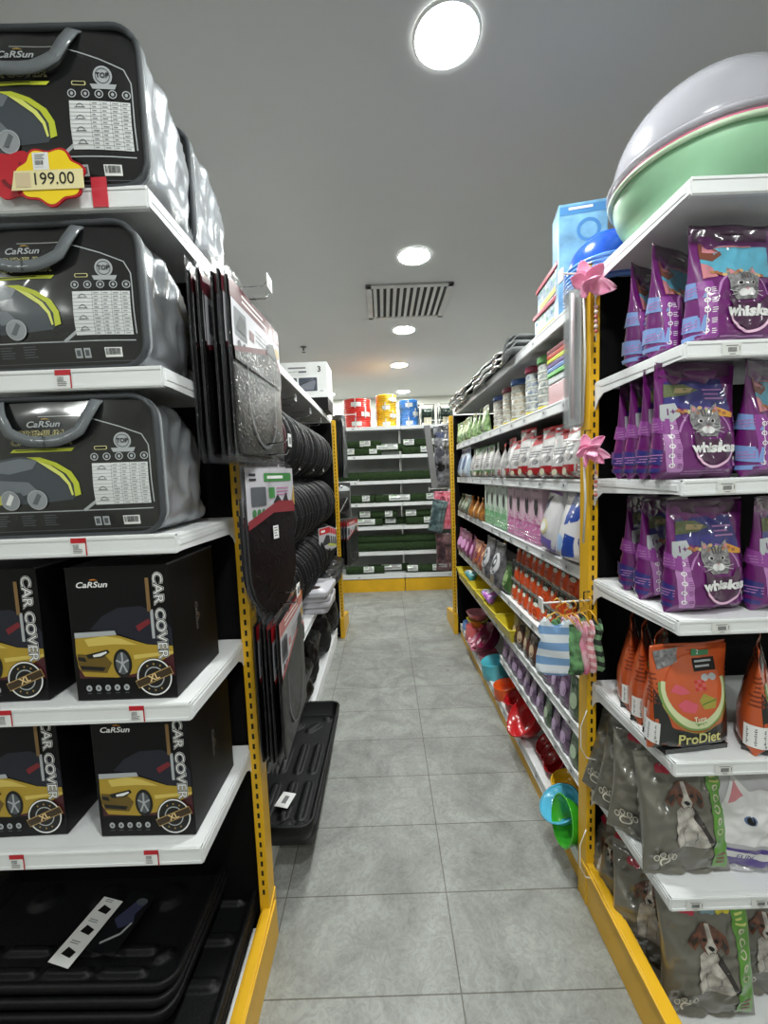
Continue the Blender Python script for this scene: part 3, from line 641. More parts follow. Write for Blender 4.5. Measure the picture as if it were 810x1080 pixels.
# ================================================================ MAT PACKS
BLKM = filmp((10, 10, 11), 'black_ribbed_mat_under_film', cr=.6, cs=70, spec=.2, coat=.35, bump=.0)
BLK2 = filmp((9, 8, 9), 'black_mat_under_film_calm', cr=.6, cs=50, spec=.15, coat=.3)
FILMG = mat('clear_film', (120, 122, 126), rough=.12, alpha=.13, coat=1, crinkle=1, cs=20)
MAROON = filmp((92, 32, 42), 'maroon_header', cr=.4, coat=.4, spec=.2); REDH = filmp((186, 34, 42), 'red_header', cr=.4); CARD = filmp((188, 186, 194), 'white_card_under_film', cr=.3, coat=.4)
def b_mats(head, w=.42, H=.44, th=.012, shiny=True):
    t = empty('car_mat_pack', 'car mats')
    mm = BLKM if shiny else BLK2
    def F(u, v, e): return (u, -th/2-e+.002*noise.noise(Vector((u*9, v*9, 1))), v)
    b = MB()
    def loop(a, bb):
        ang = 2*PI*a; c, s = math.cos(ang), math.sin(ang); n = 8
        x = w/2*math.copysign(abs(c)**(2/n), c); y = th/2*math.copysign(abs(s)**(2/3), s)
        z = bb*H; k = 1-.06*(1-min(1, bb*8))
        return (x*k, y+.002*noise.noise(Vector((x*9, z*9, 1))), z)
    b.grid(loop, 32, 16, mm); b.build('mats', t)
    a = Art(); z0 = H*.62
    a.rect(-w/2+.004, H-.045, w/2-.004, H+.001, head, 1).rect(-w/2+.01, z0, w/2-.01, H-.045, CARD, 1)
    a.lines(-w*.3, H-.012, w*.3, 2, .014, .006, flat((220, 210, 210)), 2)
    a.rrect(-w*.44, z0+.03, -w*.25, H-.06, .006, MGREY, 2).poly([(-w*.42, z0+.05), (-w*.34, H-.07), (-w*.27, H-.075), (-w*.28, z0+.045)], DGREY, 3)
    a.rect(-w*.2, z0+.05, -w*.11, z0+.075, head, 2).lines(-w*.08, z0+.09, w*.2, 3, .012, .004, GREY, 2)
    a.ell(-w*.38, z0+.012, .012, .012, DGREY, 3).ell(-w*.3, z0+.012, .012, .012, DGREY, 3)
    a.poly([(-w*.47, z0-.02), (-w*.47, z0+.0), (w*.0, z0+.05), (w*.3, z0+.085), (w*.47, z0+.03), (w*.47, z0-.02)], head, 4)
    a.poly([(-w*.47, z0-.03), (-w*.47, z0-.012), (w*.0, z0+.035), (w*.3, z0+.065), (w*.47, z0+.012), (w*.47, z0-.03)], mm, 5)
    a.poly([(w*.12, z0+.055), (w*.2, z0+.09), (w*.3, z0+.1), (w*.38, z0+.06), (w*.3, z0+.055)], DGREY, 6)
    a.rect(w*.36, z0+.07, w*.46, H-.06, GOLD, 2)
    a.bake(MB(), F, eps=.0005, step=.06).build('header_card', t)
    a = Art(); a.ring(0, H*.36, H*.27, H*.29, flat((84, 86, 90), 'mat_edge'), 6, 30, 180, 360, asp=1.05); a.line([(-H*.28, H*.36), (-H*.28, z0-.02)], .006, flat((120, 122, 126), 'mat_edge'), 6).line([(H*.28, H*.36), (H*.28, z0-.01)], .006, flat((120, 122, 126), 'mat_edge'), 6)
    a.bake(MB(), F, eps=.0006, step=.05).build('mat_outline', t)
    fl = MB(); fl.box(-w/2-.006, w/2+.006, -.0008, .0008, -.02, H+.03, FILMG).build('clear_sleeve', t)
    return t
g1 = 'clear wrapped car mats on the upper hook'
for i in range(8):
    put('matsA', lambda: b_mats(MAROON, .42, .42), (-.446+.0135*i, 1.205+.012*math.sin(i*2), 1.635+.004*math.cos(i*3)), 'maroon topped car mat pack hanging high, %s' % ('outermost towards the aisle' if i == 7 else '%s inwards from the aisle' % ORD[7-i]), g1, rz=90+random.uniform(-2.5, 2.5), ry=0)
for i in range(5):
    put('matsB', lambda: b_mats(REDH, .40, .43, .013, False), (-.400+.015*i, 1.36+.01*math.sin(i*2), .70+.004*math.cos(i*3)), 'red topped car mat pack hanging low near the tray, %s' % ('outermost towards the aisle' if i == 4 else '%s inwards' % ORD[4-i]), 'red topped car mats on the lower hook', rz=90+random.uniform(-2, 2))
def b_ovalmat():
    t = empty('car_mat_pack', 'car mats'); w = .25; H = .47
    F = lambda u, v, e: (u, -.006-e-.006*math.cos(u*6)+.002*noise.noise(Vector((u*9, v*9, 1))), v)
    hw = lambda v: (w/2-.004)*(1 if v > .16 else math.sqrt(max(0, 1-((.16-v)/.15)**2)))
    m = MB(); m.grid(lambda a, b: (lambda v: (lambda u: (u, -.004-.006*math.cos(u*6), v))((2*a-1)*max(.002, hw(v))))(.012+b*.30), 16, 24, BLK2)
    m.grid(lambda a, b: (lambda v: (lambda u: (u, .006, v))((2*a-1)*max(.002, hw(v))))(.012+b*.30), 16, 24, BLK2)
    m.build('mats', t)
    a = Art(); a.poly([(-w/2, .29), (-w/2, H-.02), (w/2, H-.02), (w/2, .33), (w*.2, .345), (0, .325), (-w*.3, .30)], CARD, 1)
    a.poly([(-w/2, .275), (-w/2, .30), (-w*.2, .325), (w*.1, .35), (w/2-.004, .345), (w/2-.004, .31), (0, .315)], flat((132, 28, 36), 'red_band', coat=1), 4)
    a.rrect(-w*.16, H-.06, w*.44, H-.035, .004, flat((60, 130, 66)), 3).lines(-w*.1, H-.043, w*.4, 1, .01, .009, WHITE, 4)
    a.lines(-w*.44, H-.036, -w*.28, 2, .014, .007, DGREY, 3)
    a.rrect(-w*.42, H-.13, -w*.14, H-.075, .004, MGREY, 3).rect(-w*.08, H-.11, w*.04, H-.078, flat((70, 140, 76)), 3).lines(w*.08, H-.08, w*.4, 3, .01, .003, flat((180, 90, 150)), 3)
    for k in range(3): a.ell(-w*.38+k*.022, H-.15, .009, .012, flat((60, 120, 70)), 3)
    a.poly([(w*.42, H-.13), (w*.5, H-.07), (w*.5, H-.14)], GOLD, 4)
    a.poly([(w*.0, .345), (w*.1, .37), (w*.2, .345), (w*.3, .375), (w*.36, .34)], DGREY, 3)
    a.rect(-.01, .235, .018, .275, WHITE, 5).lines(-.006, .27, .014, 4, .008, .003, GREY, 6)
    a.bake(MB(), F, eps=.0007, step=.05).build('header_card', t)
    pts = [(hw(.01+.35*k/12)*s, -.004, .01+.35*k/12) for s, ks in ((-1, range(12, 0, -1)), (1, range(0, 13))) for k in ks]
    MB().tube(pts, .004, flat((50, 48, 50), 'mat_binding'), 6).build('bound_edge', t)
    MB().prism([(-w/2-.008, H-.01), (-w/2-.008, .10), (-.07, -.01), (0, -.055), (.07, -.01), (w/2+.008, .10), (w/2+.008, H-.01), (.0, H+.03)], .0, .001, FILMG).build('clear_sleeve', t)
    return t
put('oval', b_ovalmat, (-.352, 1.24, 1.150), 'oval ended black car mat pack with green lettered card facing the aisle', 'green card mat packs', rz=72)
put('oval', b_ovalmat, (-.372, 1.25, 1.155), 'oval ended black car mat pack right behind the green lettered one', 'green card mat packs', rz=74)
# ---------------- wire hooks with price plates
def b_hook():
    t = empty('display_hook', 'hook')
    MB().tube([(0, 0, 0), (0, -.27, .0), (0, -.285, .012)], .0028, WIRE, 6).tube([(0, 0, .03), (0, -.26, .035), (0, -.29, .05)], .0018, WIRE, 5).box(-.014, .014, -.002, .003, -.02, .045, WIRE).build('wire', t)
    MB().box(-.02, .02, -.293, -.290, .022, .06, WHITE).box(-.012, .012, -.2945, -.293, .03, .05, GREY).build('price_plate', t)
    return t
HK = 'wire display hooks on the left rack'
put('hook', b_hook, (-.50, 1.22, 2.085), 'wire hook with white price plate above the maroon topped mat packs', HK, rz=90, sc=(1.2, .66, 1))
put('hook', b_hook, (-.425, 1.24, 1.18), 'wire hook on the left yellow post above the red topped packs', HK, rz=90, sc=(1, .5, 1))
put('hook', b_hook, (-.425, 1.24, 1.64), 'wire hook on the left yellow post holding the green card pack', HK, rz=90, sc=(1, .5, 1))
# ================================================================ STEERING WHEEL COVERS
def b_wheel(colour, key):
    m = mat(key, colour, rough=.55, bump=.6, bs=120, spec=.3)
    def f():
        t = empty('steering_wheel_cover', 'wheel cover'); pr = []
        n = 40; vs = []
        for k in range(n): a = 2*PI*k/n; pass
        b = MB()
        for i in range(n):
            a = 2*PI*i/n
            for k in range(8):
                w = 2*PI*k/8; rr = .165+.030*math.cos(w); vs.append((rr*math.cos(a), .0165*math.sin(w), rr*math.sin(a)))
        b.add(vs, [(i*8+k, i*8+(k+1) % 8, ((i+1) % n)*8+(k+1) % 8, ((i+1) % n)*8+k) for i in range(n) for k in range(8)], m, True).build('ring', t)
        s = MB()
        for a0 in range(0, 360, 30): a = R(a0); s.box(.195*math.cos(a)-.002, .195*math.cos(a)+.002, -.006, .006, .195*math.sin(a)-.002, .195*math.sin(a)+.002, MGREY)
        s.build('stitching', t)
        MB().box(-.012, .012, -.008, .008, .185, .235, FILMG).tube([(0, 0, .23), (0, 0, .25), (.01, 0, .255)], .0015, WHITE, 5).build('hanging_tab', t)
        return t
    return f
WK = b_wheel((14, 14, 16), 'black_leatherette'); WM = b_wheel((74, 38, 44), 'maroon_leatherette'); WB = b_wheel((44, 54, 112), 'blue_leatherette')
rows = ['top', 'middle', 'lower']
for r, (zc, hz) in enumerate(((1.76, 2.0), (1.36, 1.60), (.985, 1.22))):
    for c, yc in enumerate((1.95, 2.42, 2.90, 3.38)):
        put('hook', b_hook, (-.905, yc, hz-.005), 'wire hook in the %s row of wheel covers, %s from the near end' % (rows[r], ORD[c]), HK, rz=90, sc=(1, 1.4, 1))
        for i in range(6):
            key, bld, cn = 'wk', WK, 'black'
            if r == 0 and c == 0 and i == 1: key, bld, cn = 'wm', WM, 'maroon'
            if r == 1 and c == 0 and i in (0, 1): key, bld, cn = 'wb', WB, 'blue'
            put(key, bld, (-.625+random.uniform(-.008, .008), yc-.16+.074*i, zc+random.uniform(-.006, .006)), '%s wheel cover, %s row, %s hook from the near end, %s of its six' % (cn, rows[r], ORD[c], ORD[i]), 'steering wheel covers on the left aisle hooks', rz=24+random.uniform(-7, 7))
for i in range(4): put('wk', WK, (-.60+.01*i, 1.46+.06*i, .99), 'black steering wheel cover behind the low red mat packs, %s from the front' % ORD[i], 'steering wheel covers on the left aisle hooks', rz=25+random.uniform(-5, 5))
# ---------------- yellow corner tag, card packs on rings
def b_cardpack():
    t = empty('seat_belt_pad_pack', 'card pack'); MB().box(-.09, .09, -.002, .002, 0, .16, CARD).build('backing_card', t)
    a = Art(); a.rect(-.085, .11, .085, .155, RED, 1).poly([(-.07, .02), (.02, .1), (.07, .09), (.08, .03)], DGREY, 1).rect(.05, .01, .085, .03, OLIVE, 2).lines(-.06, .14, .03, 1, .01, .016, WHITE, 2)
    a.bake(MB(), face_front(-.002)).build('printed_face', t); return t
for i in range(4): put('cardp', b_cardpack, (-.455+.006*i, 3.0+.11*i, 1.04-.02*i), 'white and red carded pack hanging by the lower wheel covers, %s from the near side' % ORD[i], 'carded packs in the left aisle', rz=70+4*i)
# ================================================================ BOX marked 3
def b_whitebox():
    t = empty('seat_cover_box', 'box'); w, d, h = .415, .30, .275; WB_ = mat('matt_white_card', (226, 226, 226), rough=.5)
    MB().box(-w/2, w/2, 0, d, 0, h, WB_, .003).build('carton', t)
    a = Art(); a.text('LUXURY', -.07, h-.075, .014, DGREY, 1, space=1.1).lines(-.02, h-.068, .05, 1, .01, .013, MGREY, 1).lines(-.1, h-.038, .04, 1, .01, .012, GREY, 1).text('3', .145, h-.058, .042, BLACK, 1, off=.03)
    a.line([(-.12, h-.095), (.06, h-.095)], .001, GREY, 1)
    for x0, x1 in ((-.115, -.035), (-.02, .125)):
        a.rrect(x0, .05, x1, .155, .008, flat((66, 72, 84)), 1).poly([(x0+.01, .06), (x0+.02, .1), (x1-.03, .148), (x1-.01, .12), (x1-.03, .06)], flat((120, 122, 134)), 2).line([(x0+.01, .1), (x1-.02, .14)], .006, DGREY, 3)
    a.rect(.145, .045, .17, .055, LGREY, 1); a.bake(MB(), face_front()).build('printed_face', t)
    MB().tube([(-.06, .15, h), (-.05, .15, h+.022), (.0, .15, h+.03), (.05, .15, h+.022), (.06, .15, h)], .006, BLACK, 6).build('carry_handle', t)
    return t
put('wbox', b_whitebox, (-.625, 3.30, 2.205), 'white box with black numeral 3 and two photos on the left top shelf')
def b_kbox():
    t = empty('carton', 'box'); MB().box(-.2, .2, 0, .3, 0, .098, BOXK, .002).build('carton_body', t); a = Art(); a.rect(.02, .05, .05, .085, LGREY, 1).rect(.024, .06, .046, .064, MGREY, 2); a.bake(MB(), face_front()).build('printed_face', t); return t
put('kbox', b_kbox, (-.62, 3.30, 2.107), 'flat black carton under the white box with numeral 3')
# ================================================================ folded packs and bags on the low left shelf
def b_wpack():
    t = empty('folded_cover_pack', 'packed cover'); w, d, h = .36, .36, .035
    def lp(a, b):
        an = 2*PI*a; c, s = math.cos(an), math.sin(an); x = w/2*math.copysign(abs(c)**.25, c); y = d/2*math.copysign(abs(s)**.25, s); q_ = int(b*5+.5); sc = [.0, .985, 1, 1, .985, .0][q_]; z = [0, 0, .006, h-.006, h, h][q_]
        return (x*sc, y*sc, z+.003*noise.noise(Vector((x*12, y*12, z*30))))
    MB().grid(lp, 32, 5, CARD).build('white_sleeve', t)
    a = Art(); a.ell(.02, -.09, .10, .04, flat((46, 24, 26)), 1, rot=15).lines(.0, .1, .13, 5, .014, .004, MGREY, 1).lines(-.14, .12, -.03, 1, .01, .02, DGREY, 1).lines(-.14, .02, .02, 2, .02, .006, MGREY, 1)
    a.bake(MB(), lambda u, v, e: (u, v, h+.0045+e), eps=.0008, step=.03).build('printed_face', t); return t
for i in range(4): put('wpack', b_wpack, (-.555+.012*(i % 2), 2.66-.012*i, .717+.038*i), 'white folded cover pack with dark picture, %s in the stack on the low left shelf' % ('lowest', 'second', 'third', 'topmost')[i], 'white folded cover packs', rz=4*(i % 3)-3)
BAGK = mat('black_film_wrapped_mats', (9, 9, 10), rough=.5, coat=.45, crinkle=1, cs=22, spec=.2)
def b_kbag(w, d, h):
    def f():
        t = empty('black_bag', 'wrapped mats')
        def lp(a, b):
            an = 2*PI*a; th = PI*(b-.5); c, s = math.cos(an), math.sin(an); q = math.cos(th)**.35 if abs(th) < 1.57 else 0
            x = w/2*math.copysign(abs(c)**.45, c)*q; y = d/2*math.copysign(abs(s)**.45, s)*q; z = h/2+h/2*math.copysign(abs(math.sin(th))**.6, math.sin(th))
            nn = noise.noise(Vector((x*9, y*9, z*9)))*.045-abs(noise.noise(Vector((x*20, y*20, z*20))))*.035; return (x+nn, y+nn*.5, max(.001, z+nn*.5*(z > .02)))
        MB().grid(lp, 56, 30, BAGK).build('wrapped_body', t)
        MB().box(-.02, .02, -d/2+.05, -d/2+.08, h-.004, h+.006, LGREY).build('paper_tag', t)
        return t
    return f
for i in range(3): put('kbagA', b_kbag(.42, .42, .11), (-.60, 3.10+.25*i, .717+.012*(i % 2)), 'glossy black wrapped mats on the low left shelf, %s behind the white packs' % ORD[i], 'black wrapped mats on the low shelf', rz=8*i)
for i in range(4): put('kbagB', b_kbag(.40, .40, .34), (-.71, 2.02+.44*i+.35, .13), 'bulky black plastic bag on the left rack base, %s beyond the ribbed tray' % ORD[i], 'black bags on the left rack base', rz=15*i)
# ================================================================ PET FOOD BAGS (right end rack)
random.seed(11)
PUR = filmp((104, 22, 104), 'purple_bag_film', cr=.7, cs=13); PURD = filmp((66, 14, 62), 'dark_purple_bag_film', cr=.7, cs=12)
PURL = flat((176, 120, 180), 'lilac_print', coat=.8, crinkle=.4); PURM = flat((140, 60, 146), 'mid_purple_print', coat=.8)
CATG = flat((150, 148, 150), 'kitten_grey', coat=.6, col2=(96, 94, 98), vs=90); CATD = flat((76, 76, 80), 'kitten_stripe', coat=.6); CATW = flat((222, 220, 222), 'kitten_white', coat=.6)
LBLUE = flat((120, 150, 206), coat=.6); TEAL = flat((90, 168, 196), coat=.8, crinkle=.4); NAVY = flat((48, 44, 120), coat=.8, crinkle=.4); PINKP = flat((206, 130, 140), coat=.6); BRN = flat((120, 66, 50), coat=.6)
def pouch_shape(w, H, D, seed, flatbot=True, n=2.6, cr=.006, top=.03, crease=0):
    def prof(v):
        t = max(0, min(1, v/H))
        if flatbot:
            b = D/2*min(1, (.25+t/.10))*(1-max(0, (t-.30)/.62)**1.25 if t < .92 else 0)
            a = w/2*(1-.06*math.sin(PI*min(1, t*1.1)))
        else:
            b = D/2*max(0, math.sin(PI*min(1, max(0, (t-.02)/.93))))**.55 if .02 < t < .95 else 0
            a = w/2*(1-.10*math.sin(PI*t))
        return a, max(b, .0012)
    def F(u, v, e=0):
        a, b = prof(v); q = min(1, abs(u)/a); k = (1-q**n)**(1/n) if q < 1 else 0
        env = (1-q**4)*min(1, max(0, (1-v/H)*6+.15))
        return (u, -b*k - e - env*cr*(noise.noise(Vector((u*11, v*11, seed))) + .5*noise.noise(Vector((u*30, v*30, seed+7)))) + env*crease*(abs(noise.noise(Vector((u*13+v*6, v*11, seed+2))))+.6*abs(noise.noise(Vector((u*27, v*30-u*12, seed+4))))), v)
    def mesh(mb, m, nv=34, nu=26):
        for s in (1, -1):
            def g(i, j, s=s):
                v = H*j; a, b = prof(v); q = -math.cos(PI*i); u = a*q; p = F(u, v)
                return (u, p[1] if s == 1 else -p[1]*.9, v)
            mb.grid(g, nu, nv, m)
        a, b = prof(0)
        return mb
    return F, mesh, prof
def kitten(a, x, y, s, L=4):
    a.poly([(x-s, y-.2*s), (x-1.0*s, y+.5*s), (x-.85*s, y+1.25*s), (x-.4*s, y+.85*s), (x+.25*s, y+.9*s), (x+.75*s, y+1.3*s), (x+.85*s, y+.45*s), (x+.8*s, y-.25*s), (x+.45*s, y-.75*s), (x-.5*s, y-.75*s)], CATG, L)
    a.poly([(x-.82*s, y+.75*s), (x-.78*s, y+1.1*s), (x-.55*s, y+.85*s)], PINKP, L+1).poly([(x+.78*s, y+.75*s), (x+.7*s, y+1.12*s), (x+.5*s, y+.88*s)], PINKP, L+1)
    for k in (-.3, -.08, .15, .38): a.line([(x+k*s, y+.85*s), (x+k*.6*s, y+.45*s)], .1*s, CATD, L+1)
    for sg in (-1, 1):
        a.line([(x+sg*.85*s, y-.1*s), (x+sg*.5*s, y-.0*s)], .09*s, CATD, L+1).line([(x+sg*.8*s, y-.35*s), (x+sg*.5*s, y-.22*s)], .09*s, CATD, L+1)
        a.ell(x+sg*.38*s, y+.18*s, .17*s, .12*s, CATW, L+1, 12).ell(x+sg*.36*s, y+.18*s, .11*s, .10*s, BLACK, L+2, 10)
    a.ell(x-.17*s, y-.36*s, .26*s, .22*s, CATW, L+2, 14).ell(x+.17*s, y-.36*s, .26*s, .22*s, CATW, L+2, 14).poly([(x-.1*s, y-.12*s), (x+.1*s, y-.12*s), (x, y-.25*s)], PINKP, L+3)
    for sg in (-1, 1):
        for d in (-.1, .05): a.line([(x+sg*.25*s, y-.34*s), (x+sg*1.1*s, y-.34*s+d*2*s)], .025*s, WHITE, L+3)
def b_whisk(kind):
    def f():
        w, H, D = .205, .272, .095
        t = empty('cat_food_bag', 'cat food bag'); F, mesh, prof = pouch_shape(w, H, D, kind*5+2, cr=.007, crease=.010)
        mesh(MB(), PUR, 60, 44).build('bag', t)
        a = Art(); m = w/2
        a.rect(-m*.9, H*.90, m*.9, H-.001, PURD, 1)
        if kind == 0:
            a.poly([(-m*.80, H*.64), (-m*.78, H*.88), (m*.85, H*.84), (m*.88, H*.58), (m*.3, H*.56), (-m*.3, H*.60)], TEAL, 1)
            a.poly([(-m*.80, H*.74), (-m*.8, H*.88), (-m*.45, H*.87), (-m*.25, H*.78), (-m*.5, H*.72)], BRN, 2).poly([(-m*.72, H*.80), (-m*.7, H*.86), (-m*.45, H*.84), (-m*.4, H*.79)], PINKP, 3)
            a.poly([(-m*.80, H*.56), (-m*.8, H*.70), (-m*.5, H*.67), (-m*.45, H*.58)], PINKP, 2).lines(-m*.7, H*.86, m*.7, 1, .006, .0035, PINKP, 3)
        else:
            a.poly([(-m*.85, H*.66), (-m*.8, H*.86), (m*.6, H*.88), (m*.75, H*.56), (m*.2, H*.58), (-m*.4, H*.62)], NAVY, 1)
            a.poly([(-m*.84, H*.72), (-m*.82, H*.84), (-m*.3, H*.84), (m*.0, H*.78), (-m*.3, H*.74)], flat((96, 104, 70)), 2).poly([(-m*.6, H*.76), (-m*.5, H*.81), (-m*.1, H*.8), (-m*.2, H*.76)], flat((170, 150, 110)), 3)
            a.lines(m*.1, H*.79, m*.62, 3, .011, .004, PURL, 3).poly([(m*.2, H*.58), (m*.4, H*.63), (m*.8, H*.57), (m*.78, H*.53), (m*.3, H*.55)], flat((206, 150, 60)), 3)
            a.poly([(-m*.92, H*.52), (-m*.92, H*.66), (-m*.6, H*.67), (-m*.52, H*.56), (-m*.70, H*.50)], LGREY, 3).text(('1+', '1+')[0], -m*.72, H*.59, .016, PUR, 4, off=.02)
        for k in range(14):
            a.ell(-m*.55+k*m*.085+random.uniform(-.002, .002), H*.60+random.uniform(-.007, .007)-(k > 7)*.004, .006, .0045, flat(random.choice([(206, 170, 120), (160, 96, 60), (196, 190, 130), (178, 130, 84)])), 4, 8)
        a.ring(m*.06, H*.30, m*.66, m*.70, PURL, 1, 26, 20, 160, asp=1.25)
        a.poly([(-m*.86, H*.06), (-m*.90, H*.54), (-m*.62, H*.54), (-m*.55, H*.06)], PURL if kind else PURM, 2)
        for k in range(5): a.ring(-m*.78+k*.001, H*.12+k*H*.085, .0035, .0055, WHITE, 3, 12).lines(-m*.68, H*.135+k*H*.085, -m*.58, 3, .0045, .0016, WHITE if kind == 0 else PUR, 3)
        a.line([(-m*.77, H*.1), (-m*.75, H*.48)], .0014, WHITE, 3)
        # logo mask, kitten
        kitten(a, m*.10, H*.475, .040)
        cx, cy_ = m*.18, H*.25
        a.poly([(cx-.052, cy_+.018), (cx-.05, cy_+.044), (cx-.026, cy_+.024), (cx+.026, cy_+.024), (cx+.05, cy_+.044), (cx+.052, cy_+.018), (cx+.04, cy_-.02), (cx, cy_-.038), (cx-.04, cy_-.02)], PURD, 9)
        a.ring(cx, cy_+.012, .050, .056, flat((236, 190, 220), coat=.6), 10, 26, 200, 340)
        a.text('whiskas', cx, cy_+.004, .0225, WHITE, 11, off=.05, sx=1.22)
        a.lines(-m*.5, H*.07, m*.8, 2, .006, .002, PURL, 2).rect(m*.74, H*.10, m*.86, H*.16, PURL, 2).ell(m*.8, H*.17, .005, .005, WHITE, 3, 10)
        a.bake(MB(), lambda u, v, e: F(u, v, e+.0005), eps=.0004, step=.008).build('printed_front', t)
        # side gusset panels
        g = Art()
        for v0, c in ((.20, LBLUE if kind == 0 else NAVY), (.48, LBLUE if kind == 0 else PURM)):
            g.poly([(-.026, H*v0-.022), (-.026, H*v0+.014), (.026, H*v0+.026), (.026, H*v0-.012)], c, 1).lines(-.018, H*v0+.006, .018, 3, .007, .0025, PURL, 2)
        g.rect(-.026, H*.06, .024, H*.10, NAVY if kind else LBLUE, 1)
        for s in (-1, 1):
            mb = MB()
            def G(u, v, e, s=s):
                a_, b_ = prof(v); y = max(-b_*.85, min(b_*.85, u*b_/.036)); q = (1-min(1, abs(y)/b_)**2.6)**(1/2.6)
                return (s*(a_*q+e+.0012), y, v)
            g.bake(mb, G, eps=.0004, step=.015).build('side_print', t)
        s = MB(); s.grid(lambda i, j: (w/2*(2*i-1)*.985, .004*math.sin(i*9)*(1-j*.2), H-.012+j*.022), 18, 3, PURD); s.build('top_seal', t, solid=.0016)
        return t
    return f
WG = 'purple cat food bags on the right end rack'
# (kind, x, y, z-surface, rz, label)
for k, x, y, z, rz, s in [
    (0, .835, 1.00, 1.838, 4, 'foremost purple cat food bag on the second shelf, kitten and blue print'),
    (0, .785, 1.105, 1.838, 26, 'purple cat food bag in the middle of the second shelf row, side turned out'),
    (0, .785, 1.205, 1.838, 30, 'rearmost purple cat food bag at the post end of the second shelf'),
    (0, 1.06, 1.02, 1.838, 4, 'purple cat food bag on the second shelf right of the foremost one'),
    (1, .765, 1.005, 1.530, 4, 'foremost purple cat food bag on the third shelf, directly above the tilting one'),
    (1, .772, 1.10, 1.530, 22, 'purple cat food bag behind the foremost one on the third shelf'),
    (1, .778, 1.175, 1.530, 26, 'purple cat food bag third from the front on the third shelf'),
    (1, .782, 1.245, 1.530, 30, 'rearmost purple cat food bag by the yellow post on the third shelf'),
    (0, .965, 1.03, 1.530, 26, 'purple cat food bag on the third shelf, cut by the right photo edge'),
    (1, .795, .998, 1.197, 6, 'foremost purple cat food bag on the fourth shelf, above the orange bags'),
    (1, .790, 1.130, 1.197, 24, 'purple cat food bag showing a 1+ mark, behind the foremost on the fourth shelf'),
    (1, .795, 1.235, 1.197, 34, 'rearmost purple cat food bag deep on the fourth shelf'),
    (1, .995, 1.02, 1.197, 24, 'purple cat food bag on the fourth shelf, cut by the right photo edge')]:
    put('whisk%d' % k, b_whisk(k), (x, y+.012, z), s, WG, rz=rz)
